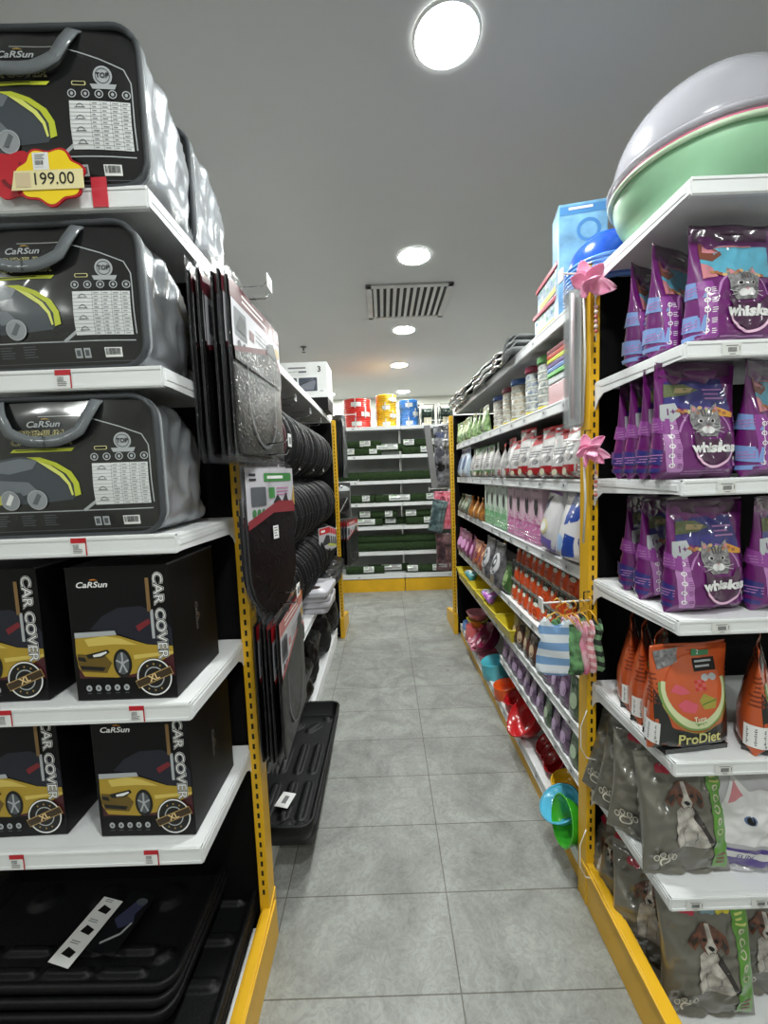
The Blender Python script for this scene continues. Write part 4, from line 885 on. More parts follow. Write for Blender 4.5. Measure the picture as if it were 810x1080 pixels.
# ---------------- orange and black bags
ORG = filmp((196, 84, 36), 'orange_bag_film', cr=.25, cs=10); BKF = filmp((18, 19, 18), 'black_bag_film', cr=.25, cs=10)
def b_pro():
    w, H, D = .215, .262, .085
    t = empty('cat_food_bag', 'cat food bag'); F, mesh, prof = pouch_shape(w, H, D, 21, cr=.004)
    mesh(MB(), ORG).build('bag', t); a = Art(); m = w/2
    a.poly([(-m*.93, .002), (-m*.93, H*.36), (-m*.6, H*.26), (0, H*.20), (m*.6, H*.26), (m*.93, H*.36), (m*.93, .002)], BKF, 1)
    a.poly([(-m*.93, .0), (-m*.93, H*.62), (-m*.80, H*.5), (-m*.6, H*.2), (m*.6, H*.2), (m*.8, H*.5), (m*.93, H*.62), (m*.93, 0)], BKF, 2)
    a.ring(0, H*.62, m*.70, m*.86, flat((120, 152, 80), 'cucumber_rind', coat=.5), 3, 34, 170, 370, asp=1.12); a.ring(0, H*.62, m*.66, m*.81, flat((206, 214, 168), 'pale_green_bowl', coat=.5), 4, 34, 168, 372, asp=1.12)
    a.ell(0, H*.62, m*.72, m*.72, ORG, 5, 34); a.poly([(-m*.3, H*1.0), (-m*.93, H*.98), (-m*.85, H*.80), (-m*.35, H*.86)], CATG, 5)
    PK = flat((206, 84, 104), 'tuna_pink', coat=.5)
    a.poly([(-m*.62, H*.60), (-m*.5, H*.67), (-m*.3, H*.64), (-m*.15, H*.58), (-m*.4, H*.57)], PK, 6).poly([(-m*.5, H*.48), (-m*.3, H*.53), (m*.0, H*.47), (-m*.1, H*.40), (-m*.4, H*.42)], PK, 6)
    for q in range(9): a.ell(m*(.02+.1*(q % 3))+.002, H*(.60+.035*(q//3)), .005, .004, PK if q % 2 else flat((190, 40, 50)), 6, 8)
    a.poly([(m*.05, H*.5), (m*.2, H*.56), (m*.5, H*.5), (m*.45, H*.42), (m*.15, H*.42)], flat((160, 150, 66)), 6).line([(m*.1, H*.46), (m*.5, H*.50)], .003, flat((90, 120, 50)), 7)
    a.rect(m*.05, H*.76, m*.62, H*.88, BLACK, 6).rect(m*.05, H*.90, m*.5, H*.97, flat((60, 130, 90)), 6).text('2', m*.2, H*.935, .012, WHITE, 7).lines(m*.1, H*.86, m*.55, 2, .012, .005, LGREY, 7).ell(m*.3, H*.70, .011, .009, LGREY, 6, 10).ell(m*.5, H*.70, .011, .009, LGREY, 6, 10)
    a.text('Tuna', 0, H*.34, .013, flat((226, 228, 200)), 8, off=.01)
    a.ring(0, H*.62, m*.86, m*.875, flat((168, 150, 70)), 7, 30, 200, 340, asp=1.15)
    a.text('ProDiet', 0, H*.15, .026, flat((206, 200, 130)), 8, off=.02, sx=1.0); a.lines(-m*.45, H*.075, m*.5, 1, .006, .0022, LGREY, 8).lines(-m*.6, H*.045, m*.6, 1, .006, .002, GREY, 8)
    a.bake(MB(), F, eps=.0004, step=.02).build('printed_front', t)
    g = Art(); g.rect(-.018, .02, .016, .075, WHITE, 1)
    for q in range(8): g.rect(-.014, .026+q*.0055, .012, .029+q*.0055, MGREY, 2)
    g.lines(-.018, .2, .018, 7, .012, .004, flat((120, 50, 24)), 1)
    for s in (-1, 1):
        mb = MB()
        def G(u, v, e, s=s):
            a_, b_ = prof(v); y = max(-b_*.85, min(b_*.85, u*b_/.03)); q = (1-min(1, abs(y)/b_)**2.6)**(1/2.6); return (s*(a_*q+e+.0012), y, v)
        g.bake(mb, G, eps=.0004, step=.015).build('side_print', t)
    MB().grid(lambda i, j: (w/2*(2*i-1)*.985, .004*math.sin(i*7), H-.012+j*.02), 18, 3, ORG).build('top_seal', t, solid=.0016)
    MB().prism([(-w*.4, -D*.42), (w*.4, -D*.42), (w*.44, D*.3), (-w*.44, D*.3)], .0, .012, BKF, 'xy').build('base_gusset', t)
    return t
OG = 'orange cat food bags on the fifth shelf'
for x, y, rz, s in [(.765, 1.00, 6, 'foremost orange and black cat food bag with tuna bowl, fully in view'), (.765, 1.10, 48, 'orange cat food bag directly behind the foremost orange one'), (.760, 1.165, 54, 'orange cat food bag third from the front, barcode side out'), (.765, 1.235, 58, 'rearmost orange cat food bag beside the yellow post'), (.965, 1.02, 48, 'orange cat food bag at the right photo edge of the fifth shelf')]:
    put('pro', b_pro, (x, y+.01, .839), s, OG, rz=rz)
# ---------------- dog food pillows
GBAG = filmp((104, 101, 92), 'taupe_bag_film', cr=1.3, cs=8); GRN = filmp((90, 150, 44), 'green_bag_stripe', cr=.6, cs=9)
DW = flat((210, 204, 196), 'beagle_white', coat=.7, col2=(150, 142, 136), vs=40); DB = flat((120, 66, 42), 'beagle_brown', coat=.7, col2=(74, 40, 28), vs=60); DK = flat((38, 30, 28), 'beagle_black', coat=.7); CRM = flat((206, 200, 176), coat=.6)
def beagle(a, x, y, s, L=2):
    a.poly([(x-.85*s, y-3.9*s), (x-1.0*s, y-2.4*s), (x-.8*s, y-1.0*s), (x-.2*s, y-.4*s), (x+.5*s, y-.7*s), (x+1.1*s, y-1.6*s), (x+1.5*s, y-2.8*s), (x+1.7*s, y-3.8*s), (x+.8*s, y-4.1*s)], DW, L)
    a.poly([(x+.4*s, y-.5*s), (x+.9*s, y-1.1*s), (x+1.5*s, y-2.4*s), (x+1.9*s, y-3.4*s), (x+1.55*s, y-3.5*s), (x+1.1*s, y-2.5*s), (x+.6*s, y-1.7*s)], DK, L+1)
    a.line([(x-.2*s, y-4*s), (x-.15*s, y-2*s)], .06*s, CATG, L+1).line([(x+.7*s, y-4*s), (x+.6*s, y-2.6*s)], .08*s, CATG, L+1)
    a.poly([(x-.9*s, y+.4*s), (x-.6*s, y+1.05*s), (x, y+1.25*s), (x+.6*s, y+1.05*s), (x+.9*s, y+.4*s), (x+.6*s, y-.5*s), (x+.2*s, y-.85*s), (x-.2*s, y-.85*s), (x-.6*s, y-.5*s)], DB, L+2)
    for sg in (-1, 1): a.poly([(x+sg*.7*s, y+.95*s), (x+sg*1.25*s, y+.5*s), (x+sg*1.4*s, y-.5*s), (x+sg*1.05*s, y-.75*s), (x+sg*.78*s, y-.2*s)], DB, L+1).poly([(x+sg*.9*s, y+.5*s), (x+sg*1.3*s, y-.2*s), (x+sg*1.1*s, y-.6*s), (x+sg*.9*s, y-.2*s)], DK, L+2)
    a.poly([(x-.14*s, y+1.2*s), (x+.14*s, y+1.2*s), (x+.2*s, y+.2*s), (x+.42*s, y-.3*s), (x+.25*s, y-.85*s), (x-.25*s, y-.85*s), (x-.42*s, y-.3*s), (x-.2*s, y+.2*s)], DW, L+3)
    for sg in (-1, 1): a.ell(x+sg*.42*s, y+.28*s, .15*s, .13*s, BLACK, L+4, 10)
    a.ell(x, y-.28*s, .2*s, .15*s, BLACK, L+4, 12).line([(x-.2*s, y-.62*s), (x, y-.52*s), (x+.2*s, y-.62*s)], .05*s, DK, L+4)
def b_dog():
    w, H, D = .235, .315, .085
    t = empty('dog_food_bag', 'dog food bag'); F, mesh, prof = pouch_shape(w, H, D, 33, False, cr=.014, crease=.019)
    mesh(MB(), GBAG, 64, 48).build('bag', t); a = Art(); m = w/2
    a.poly([(m*.50, H*.06), (m*.50, H*.97), (m*.86, H*.97), (m*.84, H*.06)], GRN, 1)
    for k in range(5): a.ring(m*.66, H*(.72-.085*k), .006, .009, CRM, 2, 14)
    a.lines(m*.56, H*.92, m*.8, 5, .011, .005, flat((200, 206, 120)), 2).lines(m*.56, H*.2, m*.8, 3, .011, .006, BRN, 2)
    for x, c in ((-.5, flat((176, 30, 60), coat=.6)), (-.05, flat((110, 140, 150), coat=.6)), (.28, flat((206, 190, 40), coat=.6))):
        a.ell(m*x, H*.88, .013, .011, c, 2, 12).ell(m*x+.014, H*.87, .01, .009, c, 3, 10).ell(m*x-.006, H*.86, .008, .006, c, 3, 8).line([(m*x, H*.9), (m*x+.01, H*.92)], .003, GREY, 3)
    beagle(a, -m*.06, H*.655, .0315)
    pw = flat((222, 216, 200), coat=.6); px, py = -m*.55, H*.13
    a.ell(px, py, .017, .014, pw, 9, 16).ell(px, py, .0125, .010, GBAG, 10, 16)
    for k in range(4): q = R(150-k*40); a.ell(px+.027*math.cos(q), py+.023*math.sin(q), .0075, .0095, pw, 9, 12).ell(px+.027*math.cos(q), py+.023*math.sin(q), .005, .0068, GBAG, 10, 12)
    a.bake(MB(), lambda u, v, e: F(u, v, e+.0016), eps=.0005, step=.006).build('printed_front', t)
    g = Art(); g.ell(0, H*.5, .035, .03, pw, 1, 16).ell(0, H*.5, .028, .023, GBAG, 2, 16)
    for k in range(4): q = R(150-k*40); g.ring(.055*math.cos(q), H*.5+.05*math.sin(q), .010, .015, pw, 2, 12)
    g.lines(-.06, H*.8, .06, 5, .012, .005, LGREY, 1)
    g.bake(MB(), lambda u, v, e: (u, -F(u, v, 0)[1]*.9+.0012+e, v), eps=.0006, step=.007).build('printed_back', t)
    return t
DG = 'taupe dog food bags with a beagle'
SH6, SH7 = .475, .042
put('dog', b_dog, (.772, 1.0, SH6+.002), 'taupe dog food bag with sitting beagle, foremost on the sixth shelf', DG, rz=0, rx=-10)
put('dog', b_dog, (.735, 1.085, SH6+.002), 'taupe dog food bag slumped behind the foremost beagle bag on the sixth shelf', DG, rz=-38, rx=-16)
put('dog', b_dog, (.712, 1.15, SH6+.002), 'taupe dog food bag third from the front on the sixth shelf', DG, rz=-55, rx=-20)
put('dog', b_dog, (.700, 1.225, SH6+.002), 'taupe dog food bag leaning at the yellow post on the sixth shelf', DG, rz=-66, rx=-22)
put('dog', b_dog, (.845, 1.0, SH7+.002), 'taupe dog food bag with sitting beagle, foremost on the rack base', DG, rz=-2, rx=-8, sc=1.08)
put('dog', b_dog, (.765, 1.12, SH7+.002), 'taupe dog food bag slumped behind the foremost one on the rack base', DG, rz=-36, rx=-12)
put('dog', b_dog, (.735, 1.20, SH7+.002), 'taupe dog food bag third from the front on the rack base', DG, rz=-60, rx=-15)
put('dog', b_dog, (.715, 1.275, SH7+.002), 'taupe dog food bag at the yellow post on the rack base', DG, rz=-70, rx=-14)
put('dog', b_dog, (1.04, 1.04, SH7+.002), 'taupe dog food bag at the right end of the rack base', DG, rz=-8, rx=-8)
LIT = filmp((186, 184, 190), 'pale_cat_bag_film', cr=.5, cs=9)
def b_catbag():
    w, H, D = .25, .31, .09
    t = empty('cat_food_bag', 'cat food bag'); F, mesh, prof = pouch_shape(w, H, D, 44, False, cr=.012, crease=.014)
    mesh(MB(), LIT, 60, 44).build('bag', t); a = Art(); m = w/2; V = flat((80, 54, 140), coat=.7)
    a.rect(-m*.86, .012, m*.86, H*.24, V, 1).poly([(-m*.86, H*.16), (m*.86, H*.10), (m*.86, H*.17), (-m*.86, H*.22)], CATW, 2).rect(-m*.86, H*.93, m*.86, H*.97, V, 1)
    a.text('FUN', -m*.4, H*.155, .016, V, 3, rot=-3, off=.01)
    a.poly([(-m*.8, H*.28), (-m*.8, H*.6), (-m*.55, H*.85), (-m*.3, H*.72), (m*.3, H*.72), (m*.55, H*.86), (m*.8, H*.6), (m*.8, H*.28)], CATW, 2)
    a.poly([(-m*.72, H*.62), (-m*.54, H*.80), (-m*.4, H*.68)], PINKP, 3).poly([(m*.72, H*.62), (m*.54, H*.80), (m*.4, H*.68)], PINKP, 3)
    for sg in (-1, 1): a.ell(sg*m*.35, H*.5, .014, .012, flat((90, 110, 150)), 3, 14).ell(sg*m*.35, H*.5, .009, .010, BLACK, 4, 12)
    a.poly([(-.008, H*.40), (.008, H*.40), (0, H*.37)], PINKP, 3)
    a.bake(MB(), lambda u, v, e: F(u, v, e+.0006), eps=.0004, step=.008).build('printed_front', t); return t
put('catbag', b_catbag, (.965, 1.0, SH6+.002), 'pale bag with a white cat and purple base on the sixth shelf', rz=-4, rx=-8)
# ================================================================ BASINS ON TOP
GRNB = mat('mint_green_plastic', (150, 196, 160), rough=.38, sss=.15, var=.03); PNKB = mat('pink_plastic_rim', (206, 110, 140), rough=.35); CLRB = mat('frosted_clear_plastic', (196, 194, 204), rough=.2, alpha=.5, var=.03); LMB = mat('pale_mint_rim', (196, 220, 190), rough=.35)
def b_basin(m, rimm, R0, R1, h):
    def f():
        t = empty('plastic_basin', 'basin')
        pr = [(.001, .010), (R0*.75, .010), (R0*.86, .0), (R0*.9, .0), (R0*.92, .012)]
        for k in range(1, 13): q = k/12; pr.append((R0*.92+(R1-R0*.92)*math.sin(q*PI/2*1.0)**.9, .012+(h-.012)*(1-math.cos(q*PI/2))**.85))
        n = len(pr); inn = [(max(.001, r-.003), z+.003) for r, z in pr[::-1]]
        MB().lathe(pr+inn, m, n=72).build('bowl', t)
        MB().lathe([(R1-.002, h-.004), (R1+.010, h-.006), (R1+.013, h), (R1+.009, h+.005), (R1-.004, h+.004)], rimm, n=72, closed=True).build('rolled_rim', t)
        return t
    return f
put('bas1', b_basin(GRNB, LMB, .145, .212, .122), (.877, 1.15, 2.184), 'large mint green basin standing upright on top of the right end rack', 'basins on the right top shelf')
put('bas2', b_basin(GRNB, PNKB, .14, .206, .118), (.877, 1.15, 2.197), 'pink rimmed basin nested inside the large mint green basin', 'basins on the right top shelf')
put('bas3', b_basin(CLRB, CLRB, .09, .216, .195), (.877, 1.15, 2.522), 'large frosted clear basin turned upside down over the green basin', 'basins on the right top shelf', rx=180)
BLUB = mat('glossy_blue_plastic', (44, 96, 214), rough=.2, alpha=.92, coat=.6)
for i in range(6): put('bluebowl', b_basin(BLUB, mat('pale_blue_rim', (110, 160, 236), rough=.25), .07, .118, .10), (.765, 1.42, 2.25+.013*i), 'blue plastic bowl turned upside down, %s in the stack beside the green basin' % ('lowest', 'second', 'third', 'fourth', 'fifth', 'topmost')[i], 'stack of blue bowls', rx=180)
def b_bluebox():
    t = empty('pet_item_box', 'box'); m = mat('pale_blue_gloss_card', (120, 170, 206), rough=.3, coat=.5, var=.3, vs=10)
    MB().box(-.085, .085, 0, .12, 0, .40, m, .003).build('carton', t); a = Art(); a.rect(-.08, .36, .08, .39, flat((70, 130, 186)), 1).lines(-.05, .385, .05, 1, .01, .009, WHITE, 2).ring(.02, .30, .03, .042, flat((70, 130, 190)), 1, 20).ell(-.03, .12, .035, .02, flat((170, 206, 226)), 1).lines(-.07, .07, .07, 5, .012, .004, WHITE, 1)
    a.bake(MB(), face_front()).build('printed_face', t); return t
put('bbox', b_bluebox, (.775, 1.60, 2.148), 'tall pale blue gloss box standing behind the blue bowls', rz=-12)
# ================================================================ RIGHT AISLE GOODS
random.seed(21)
def carton(name, cat_, w, d, h, m, art=None, mm=None):
    def f():
        t = empty(name, cat_); MB().box(-w/2, w/2, 0, d, 0, h, m, .0025).build('carton', t)
        a = Art(); art(a, w, h); a.bake(MB(), face_front()).build('printed_face', t)
        b = Art(); art(b, d, h) if mm else b.lines(-d*.3, h*.8, d*.3, 6, h*.1, h*.03, GREY, 1)
        b.bake(MB(), lambda u, v, e: (w/2+e, d/2+u, v)).build('side_print', t); b.bake(MB(), lambda u, v, e: (-w/2-e, d/2-u, v)).build('side_print', t)
        return t
    return f
def softbag(name, cat_, w, H, D, m, art, seed=1, flatb=True, cr=.006, seal=None, back=False):
    def f():
        t = empty(name, cat_); F, mesh, prof = pouch_shape(w, H, D, seed, flatb, cr=cr)
        mesh(MB(), m, 18, 14).build('bag', t); a = Art(); art(a, w, H); a.bake(MB(), F, eps=.0006, step=.03).build('printed_front', t)
        MB().grid(lambda i, j: (w/2*(2*i-1)*.97, .004*math.sin(i*9), H-.008+j*.02), 10, 2, seal or m).build('top_seal', t, solid=.0016)
        return t
    return f
FX = .705
def row(key, bld, ys, z, lab, grp, x=FX, jx=.01, rz=-90, jr=5, sc=None):
    for i, y in enumerate(ys):
        put(key, bld, (x+random.uniform(0, jx), y, z), lab % ORD[i] if '%s' in lab else lab, grp, rz=rz+random.uniform(-jr, jr), sc=sc)
# ---- top shelf: patterned tubs, bags, folded sheets
TW = mat('white_blue_pattern_plastic', (176, 184, 188), rough=.3, col2=(104, 134, 166), vs=60); CRIM = mat('crimson_lid', (170, 30, 66), rough=.3)
def b_tub():
    t = empty('pet_litter_tub', 'tub'); w, d, h = .26, .2, .108
    MB().box(-w/2, w/2, 0, d, 0, h-.018, TW, .008).build('tub_body', t); MB().box(-w/2-.006, w/2+.006, -.006, d+.006, h-.02, h-.002, CRIM, .004).build('lid', t)
    a = Art(); a.rect(-w*.35, .006, w*.4, .026, flat((226, 206, 60)), 1)
    for k in range(10): a.ell(-w*.4+k*w*.09, .065+.02*math.sin(k*2.3), .011, .009, flat(random.choice([(60, 110, 150), (90, 150, 120), (210, 214, 216)])), 1, 8)
    a.bake(MB(), face_front()).build('printed_face', t); return t
for i, (y, z) in enumerate(((1.78, 0), (1.77, .110))): put('tub', b_tub, (.708, y, 2.145+z), 'patterned tub with crimson lid on the right aisle top shelf, %s' % ('lower', 'upper')[i], 'patterned tubs with crimson lids', rz=-90-4*i)
PBL = filmp((130, 176, 214), 'pale_blue_bag', cr=.5)
put('pb', softbag('pet_pad_bag', 'bag', .14, .24, .09, PBL, lambda a, w, H: a.ell(0, H*.5, w*.3, H*.2, WHITE, 1).poly([(-w*.3, H*.1), (w*.3, H*.15), (w*.3, H*.3)], flat((60, 110, 190)), 2)), (.86, 1.75, 2.147), 'pale blue bag on the right aisle top shelf by the yellow post', rz=-90)
put('gp', softbag('toy_bag', 'bag', .12, .2, .08, filmp((80, 150, 96)), lambda a, w, H: a.ell(0, H*.5, w*.3, H*.2, flat((150, 60, 150)), 1)), (.83, 1.62, 2.15), 'green and violet bag behind the tubs on the right aisle top shelf', rz=-80, sc=1.2)
SHT = mat('grey_plastic_sheeting', (160, 162, 162), rough=.25, coat=1, crinkle=1.0, cs=8, bump=.8, bs=10, col2=(92, 94, 96), vs=6)
def b_sheet(seed):
    def f():
        L, D = 1.72, .50
        def g(i, j):
            y = -L/2+L*i; x = -.03+D*j; n_ = noise.noise(Vector((x*5, y*5, seed)))
            e = min(1, j*12) 
            z = .008*e+.020*n_+.006*math.sin(y*9+seed*2)+.010*noise.noise(Vector((x*14, y*14, seed)))
            if j < .08: z -= (.08-j)*.32+.01*math.sin(y*23+seed)
            return (x+.03*noise.noise(Vector((y*3, 0, seed))), y, z+.012)
        t = empty('folded_plastic_sheet', 'plastic sheet'); MB().grid(g, 70, 24, SHT).build('sheet', t, solid=.006)
        MB().tube([(g(k/20, 0)[0]-.003, g(k/20, 0)[1], g(k/20, 0)[2]) for k in range(21)], .007, SHT, 6).build('folded_edge', t)
        return t
    return f
for i in range(5): put('sheet%d' % (i % 2), b_sheet(i % 2), (.690-.008*(i % 2), 2.93+.02*i, 2.150+.022*i), 'grey folded plastic sheet, %s in the pile on the right aisle top shelf' % ('lowest', 'second', 'third', 'fourth', 'topmost')[i], 'pile of grey plastic sheets', rz=.6*(i-2))
# ---- second shelf
def lidstack():
    t = empty('container_set', 'plastic containers'); w, d = .16, .14
    z = 0; 
    for h, c in ((.085, (206, 150, 156)), (.03, (190, 196, 200))): MB().box(-w/2, w/2, 0, d, z, z+h, mat('tub_%d' % c[1], c, rough=.25, alpha=.8), .006).build('container', t); z += h+.001
    for c in ((70, 170, 60), (60, 110, 180), (90, 60, 130), (200, 200, 50), (190, 60, 40), (120, 20, 40)): MB().box(-w/2-.004, w/2+.004, -.004, d+.004, z, z+.017, mat('lid_%d_%d' % (c[0], c[1]), c, rough=.3), .003).build('lid', t); z += .0185
    return t
put('lids', lidstack, (FX, 1.67, 1.827), 'stack of containers with red, yellow, blue and green lids on the second right aisle shelf', rz=-90)
def b_scoops():
    t = empty('plastic_cup_sleeve', 'cup sleeve'); m = mat('white_frosted_plastic', (216, 218, 220), rough=.3, alpha=.85)
    for k in range(9): MB().lathe([(.03, 0), (.045, .05), (.047, .052), (.044, .052), (.029, .003)], m, n=20, c=(0, .05, .02*k)).build('cup', t)
    MB().box(-.05, .05, .0, .1, -.001, .25, FILMG).build('clear_sleeve', t); return t
put('scoops', b_scoops, (FX+.005, 1.52, 1.829), 'clear sleeve of nested white cups hanging beside the yellow post', rz=-90)
put('scoops', b_scoops, (FX+.01, 1.47, 1.5), 'clear sleeve of nested cups low beside the right yellow post', rz=-90, sc=.8)
def b_jar(lid, band):
    def f():
        t = empty('treat_jar', 'jar'); m = mat('printed_clear_jar_%d' % band[0], band, rough=.2, col2=(206, 206, 200), vs=45, coat=.6)
        MB().lathe([(.001, 0), (.046, 0), (.049, .006), (.049, .195), (.044, .205), (.001, .205)], m, n=26).build('jar_body', t)
        for k in range(5): MB().lathe([(.0492, .022+k*.035), (.0505, .024+k*.035), (.0505, .030+k*.035), (.0492, .032+k*.035)], flat((206, 208, 200), 'jar_rib', alpha=.8), n=26).build('label_band', t)
        MB().lathe([(.0493, .004), (.0503, .005), (.0503, .016), (.0493, .018)], flat((206, 190, 60), 'yellow_band'), n=26).build('base_band', t)
        MB().lathe([(.001, .205), (.052, .205), (.053, .210), (.053, .228), (.050, .236), (.001, .236)], mat('jar_lid_%d_%d' % lid[:2], lid, rough=.35), n=26).build('lid', t)
        return t
    return f
jars = [((104, 160, 96), (110, 120, 124)), ((130, 30, 60), (90, 110, 140)), ((56, 90, 150), (170, 150, 120)), ((120, 40, 60), (180, 160, 130)), ((70, 90, 150), (150, 130, 120))]
for i, y in enumerate((1.86, 2.02, 2.24, 2.40, 2.60)):
    for k in range(2):
        put('jar%d' % i, b_jar(*jars[i]), (.756+.115*k, y+.0*k, 1.827), '%s lidded treat jar, %s along the second right shelf, %s row' % (('green', 'crimson', 'blue', 'maroon', 'slate blue')[i], ORD[i], ('front', 'back')[k]), 'treat jars on the second right aisle shelf', sc=(1, 1, (1.0, .98, .94, .9, .86)[i]))
GRS = filmp((70, 110, 50), 'green_snack_bag', cr=.8, col2=(150, 176, 120), vs=30)
row('gsnack', softbag('snack_bag', 'pet snack bag', .15, .17, .06, GRS, lambda a, w, H: a.ell(0, H*.55, w*.3, H*.18, flat((196, 206, 170)), 1).ell(-w*.2, H*.3, w*.12, H*.1, flat((40, 70, 30)), 2).ell(w*.2, H*.75, w*.1, H*.08, flat((214, 222, 200)), 2), 3, True), [2.80, 2.98, 3.16, 3.34, 3.52, 3.68], 1.828, 'green film snack bag, %s from the jars on the second right aisle shelf', 'green snack bags', jr=14)
# ---- third shelf: white and red treat bags
WBG = filmp((206, 204, 204), 'white_treat_film', cr=.9, cs=14, col2=(160, 156, 158), vs=26)
def art_treat(c):
    def f(a, w, H):
        C = flat(c, coat=.7); a.rect(-w*.42, .004, w*.42, H*.26, C, 1).ell(-w*.1, H*.14, w*.14, H*.07, CRM, 2).ell(w*.2, H*.12, w*.09, H*.06, flat((140, 60, 40)), 2)
        a.poly([(-w*.4, H*.8), (-w*.2, H*.97), (w*.3, H*.97), (w*.4, H*.86)], C, 1).lines(-w*.3, H*.66, w*.3, 3, H*.06, H*.022, MGREY, 1).ell(w*.1, H*.4, w*.16, H*.07, CATG, 1)
    return f
put_r = [softbag('treat_bag', 'pet treat bag', .15, .215, .08, WBG, art_treat((170, 26, 40)), 5, seal=RED), softbag('treat_bag', 'pet treat bag', .15, .2, .08, WBG, art_treat((60, 110, 50)), 6, seal=flat((60, 130, 60)))]
for i, y in enumerate((1.50, 1.62, 1.74, 1.87, 2.0, 2.13, 2.26, 2.40)):
    for k in range(2): put('treatR', put_r[0], (.715+.10*k, y+random.uniform(-.02, .02), 1.528), 'white and red treat bag, %s from the yellow post, %s row' % (ORD[i], ('front', 'back')[k]), 'white and red treat bags', rz=-90+random.uniform(-16, 16), sc=(1, 1, random.choice((.85, .95, 1.05))))
for i, y in enumerate((2.55, 2.70, 2.86, 3.02, 3.2)):
    put('treatG', put_r[1], (.715, y, 1.528), 'white and green treat bag on the third right aisle shelf, %s beyond the red ones' % ORD[i], 'white and green treat bags', rz=-90+random.uniform(-12, 12))
BWF = filmp((176, 190, 206), 'blue_white_film', cr=.7)
row('bwbag', softbag('pet_pad_bag', 'bag', .2, .24, .1, BWF, lambda a, w, H: a.ell(0, H*.5, w*.25, H*.25, flat((70, 84, 120)), 1).rect(-w*.4, H*.85, w*.4, H*.97, flat((30, 40, 110)), 1).ell(-w*.2, H*.2, w*.12, H*.08, WHITE, 2), 8), [3.42, 3.62], 1.528, 'blue and white bag, %s at the far end of the third right aisle shelf', 'blue and white bags')
# ---- fourth shelf
WPF = filmp((214, 212, 216), 'white_purple_film', cr=.4)
put('blwh', softbag('cat_litter_bag', 'bag', .19, .29, .12, WPF, lambda a, w, H: a.poly([(-w*.1, H*.5), (w*.45, H*.6), (w*.45, H*.97), (-w*.1, H*.97)], flat((34, 66, 150), coat=.7), 1).poly([(w*.0, H*.08), (w*.45, H*.12), (w*.42, H*.36), (w*.05, H*.4)], flat((34, 66, 150), coat=.7), 1).ell(-w*.15, H*.25, w*.2, H*.12, flat((150, 180, 220)), 1), 12), (.715, 1.50, 1.218), 'blue and white bag beside the yellow post on the fourth right aisle shelf', rz=-90, sc=(1, 1, .95))
put('lean', softbag('cat_litter_bag', 'bag', .21, .30, .11, WPF, lambda a, w, H: a.rect(-w*.44, .004, w*.44, H*.22, flat((120, 100, 190), coat=.7), 1).ell(-w*.05, H*.36, w*.22, H*.10, flat((222, 210, 160)), 2).ell(-w*.05, H*.36, w*.15, H*.07, WHITE, 3).poly([(-w*.35, H*.5), (-w*.1, H*.62), (0, H*.8), (-w*.3, H*.7)], flat((70, 70, 90)), 2).rect(-w*.4, H*.82, w*.4, H*.86, flat((150, 100, 170)), 2), 14), (.722, 1.71, 1.220), 'white leaning litter bag with purple base on the fourth right aisle shelf', rz=-96, ry=6)
def art_cbox(c):
    def f(a, w, H):
        C = flat(c); a.rect(-w*.49, .001, w*.49, H*.34, C, 1)
        for k in range(16): a.ell(random.uniform(-.42, .42)*w, H*random.uniform(.3, .48), w*.07, H*.022, C, 1, 6)
        for k in range(8): a.ell(random.uniform(-.4, .4)*w, H*random.uniform(.08, .3), w*.05, H*.014, WHITE, 2, 6)
        a.poly([(-w*.1, H*.5), (w*.08, H*.48), (w*.2, H*.62), (w*.16, H*.8), (w*.04, H*.72), (-w*.12, H*.78), (-w*.2, H*.64)], flat((60, 58, 62)), 3).lines(-w*.3, H*.95, w*.3, 2, H*.035, H*.014, GREY, 2)
    return f
PKB = mat('pale_pink_card', (222, 190, 206), rough=.45); GNB = mat('pale_green_card', (206, 220, 206), rough=.45)
row('pkbox', carton('cat_litter_box', 'box', .115, .2, .275, PKB, art_cbox((220, 130, 186)), 1), [1.885, 2.01, 2.135, 2.26], 1.218, 'pink and white litter box on the fourth right aisle shelf, %s from the leaning bag', 'pink litter boxes', x=.70, jx=.004, jr=2)
row('gnbox', carton('cat_litter_box', 'box', .115, .2, .275, GNB, art_cbox((130, 196, 140)), 1), [2.39, 2.52, 2.65, 2.78], 1.218, 'green and white litter box on the fourth right aisle shelf, %s beyond the pink ones', 'green litter boxes', x=.70, jx=.004, jr=2)
ORS = filmp((206, 134, 60), 'amber_snack_film', cr=.9, col2=(130, 84, 44), vs=26)
row('amber', softbag('snack_bag', 'pet snack bag', .17, .15, .09, ORS, lambda a, w, H: a.ell(0, H*.5, w*.3, H*.2, flat((230, 190, 120)), 1), 15), [2.95, 3.10, 3.24], 1.218, 'amber snack bag, %s beyond the green litter boxes', 'amber snack bags', jr=20)
row('dks', softbag('snack_bag', 'pet snack bag', .17, .15, .08, filmp((70, 84, 66)), lambda a, w, H: a.ell(0, H*.5, w*.3, H*.2, flat((150, 160, 140)), 1), 16), [3.40, 3.56, 3.7], 1.218, 'dull green snack bag, %s at the far end of the fourth right aisle shelf', 'dull green snack bags', jr=20)
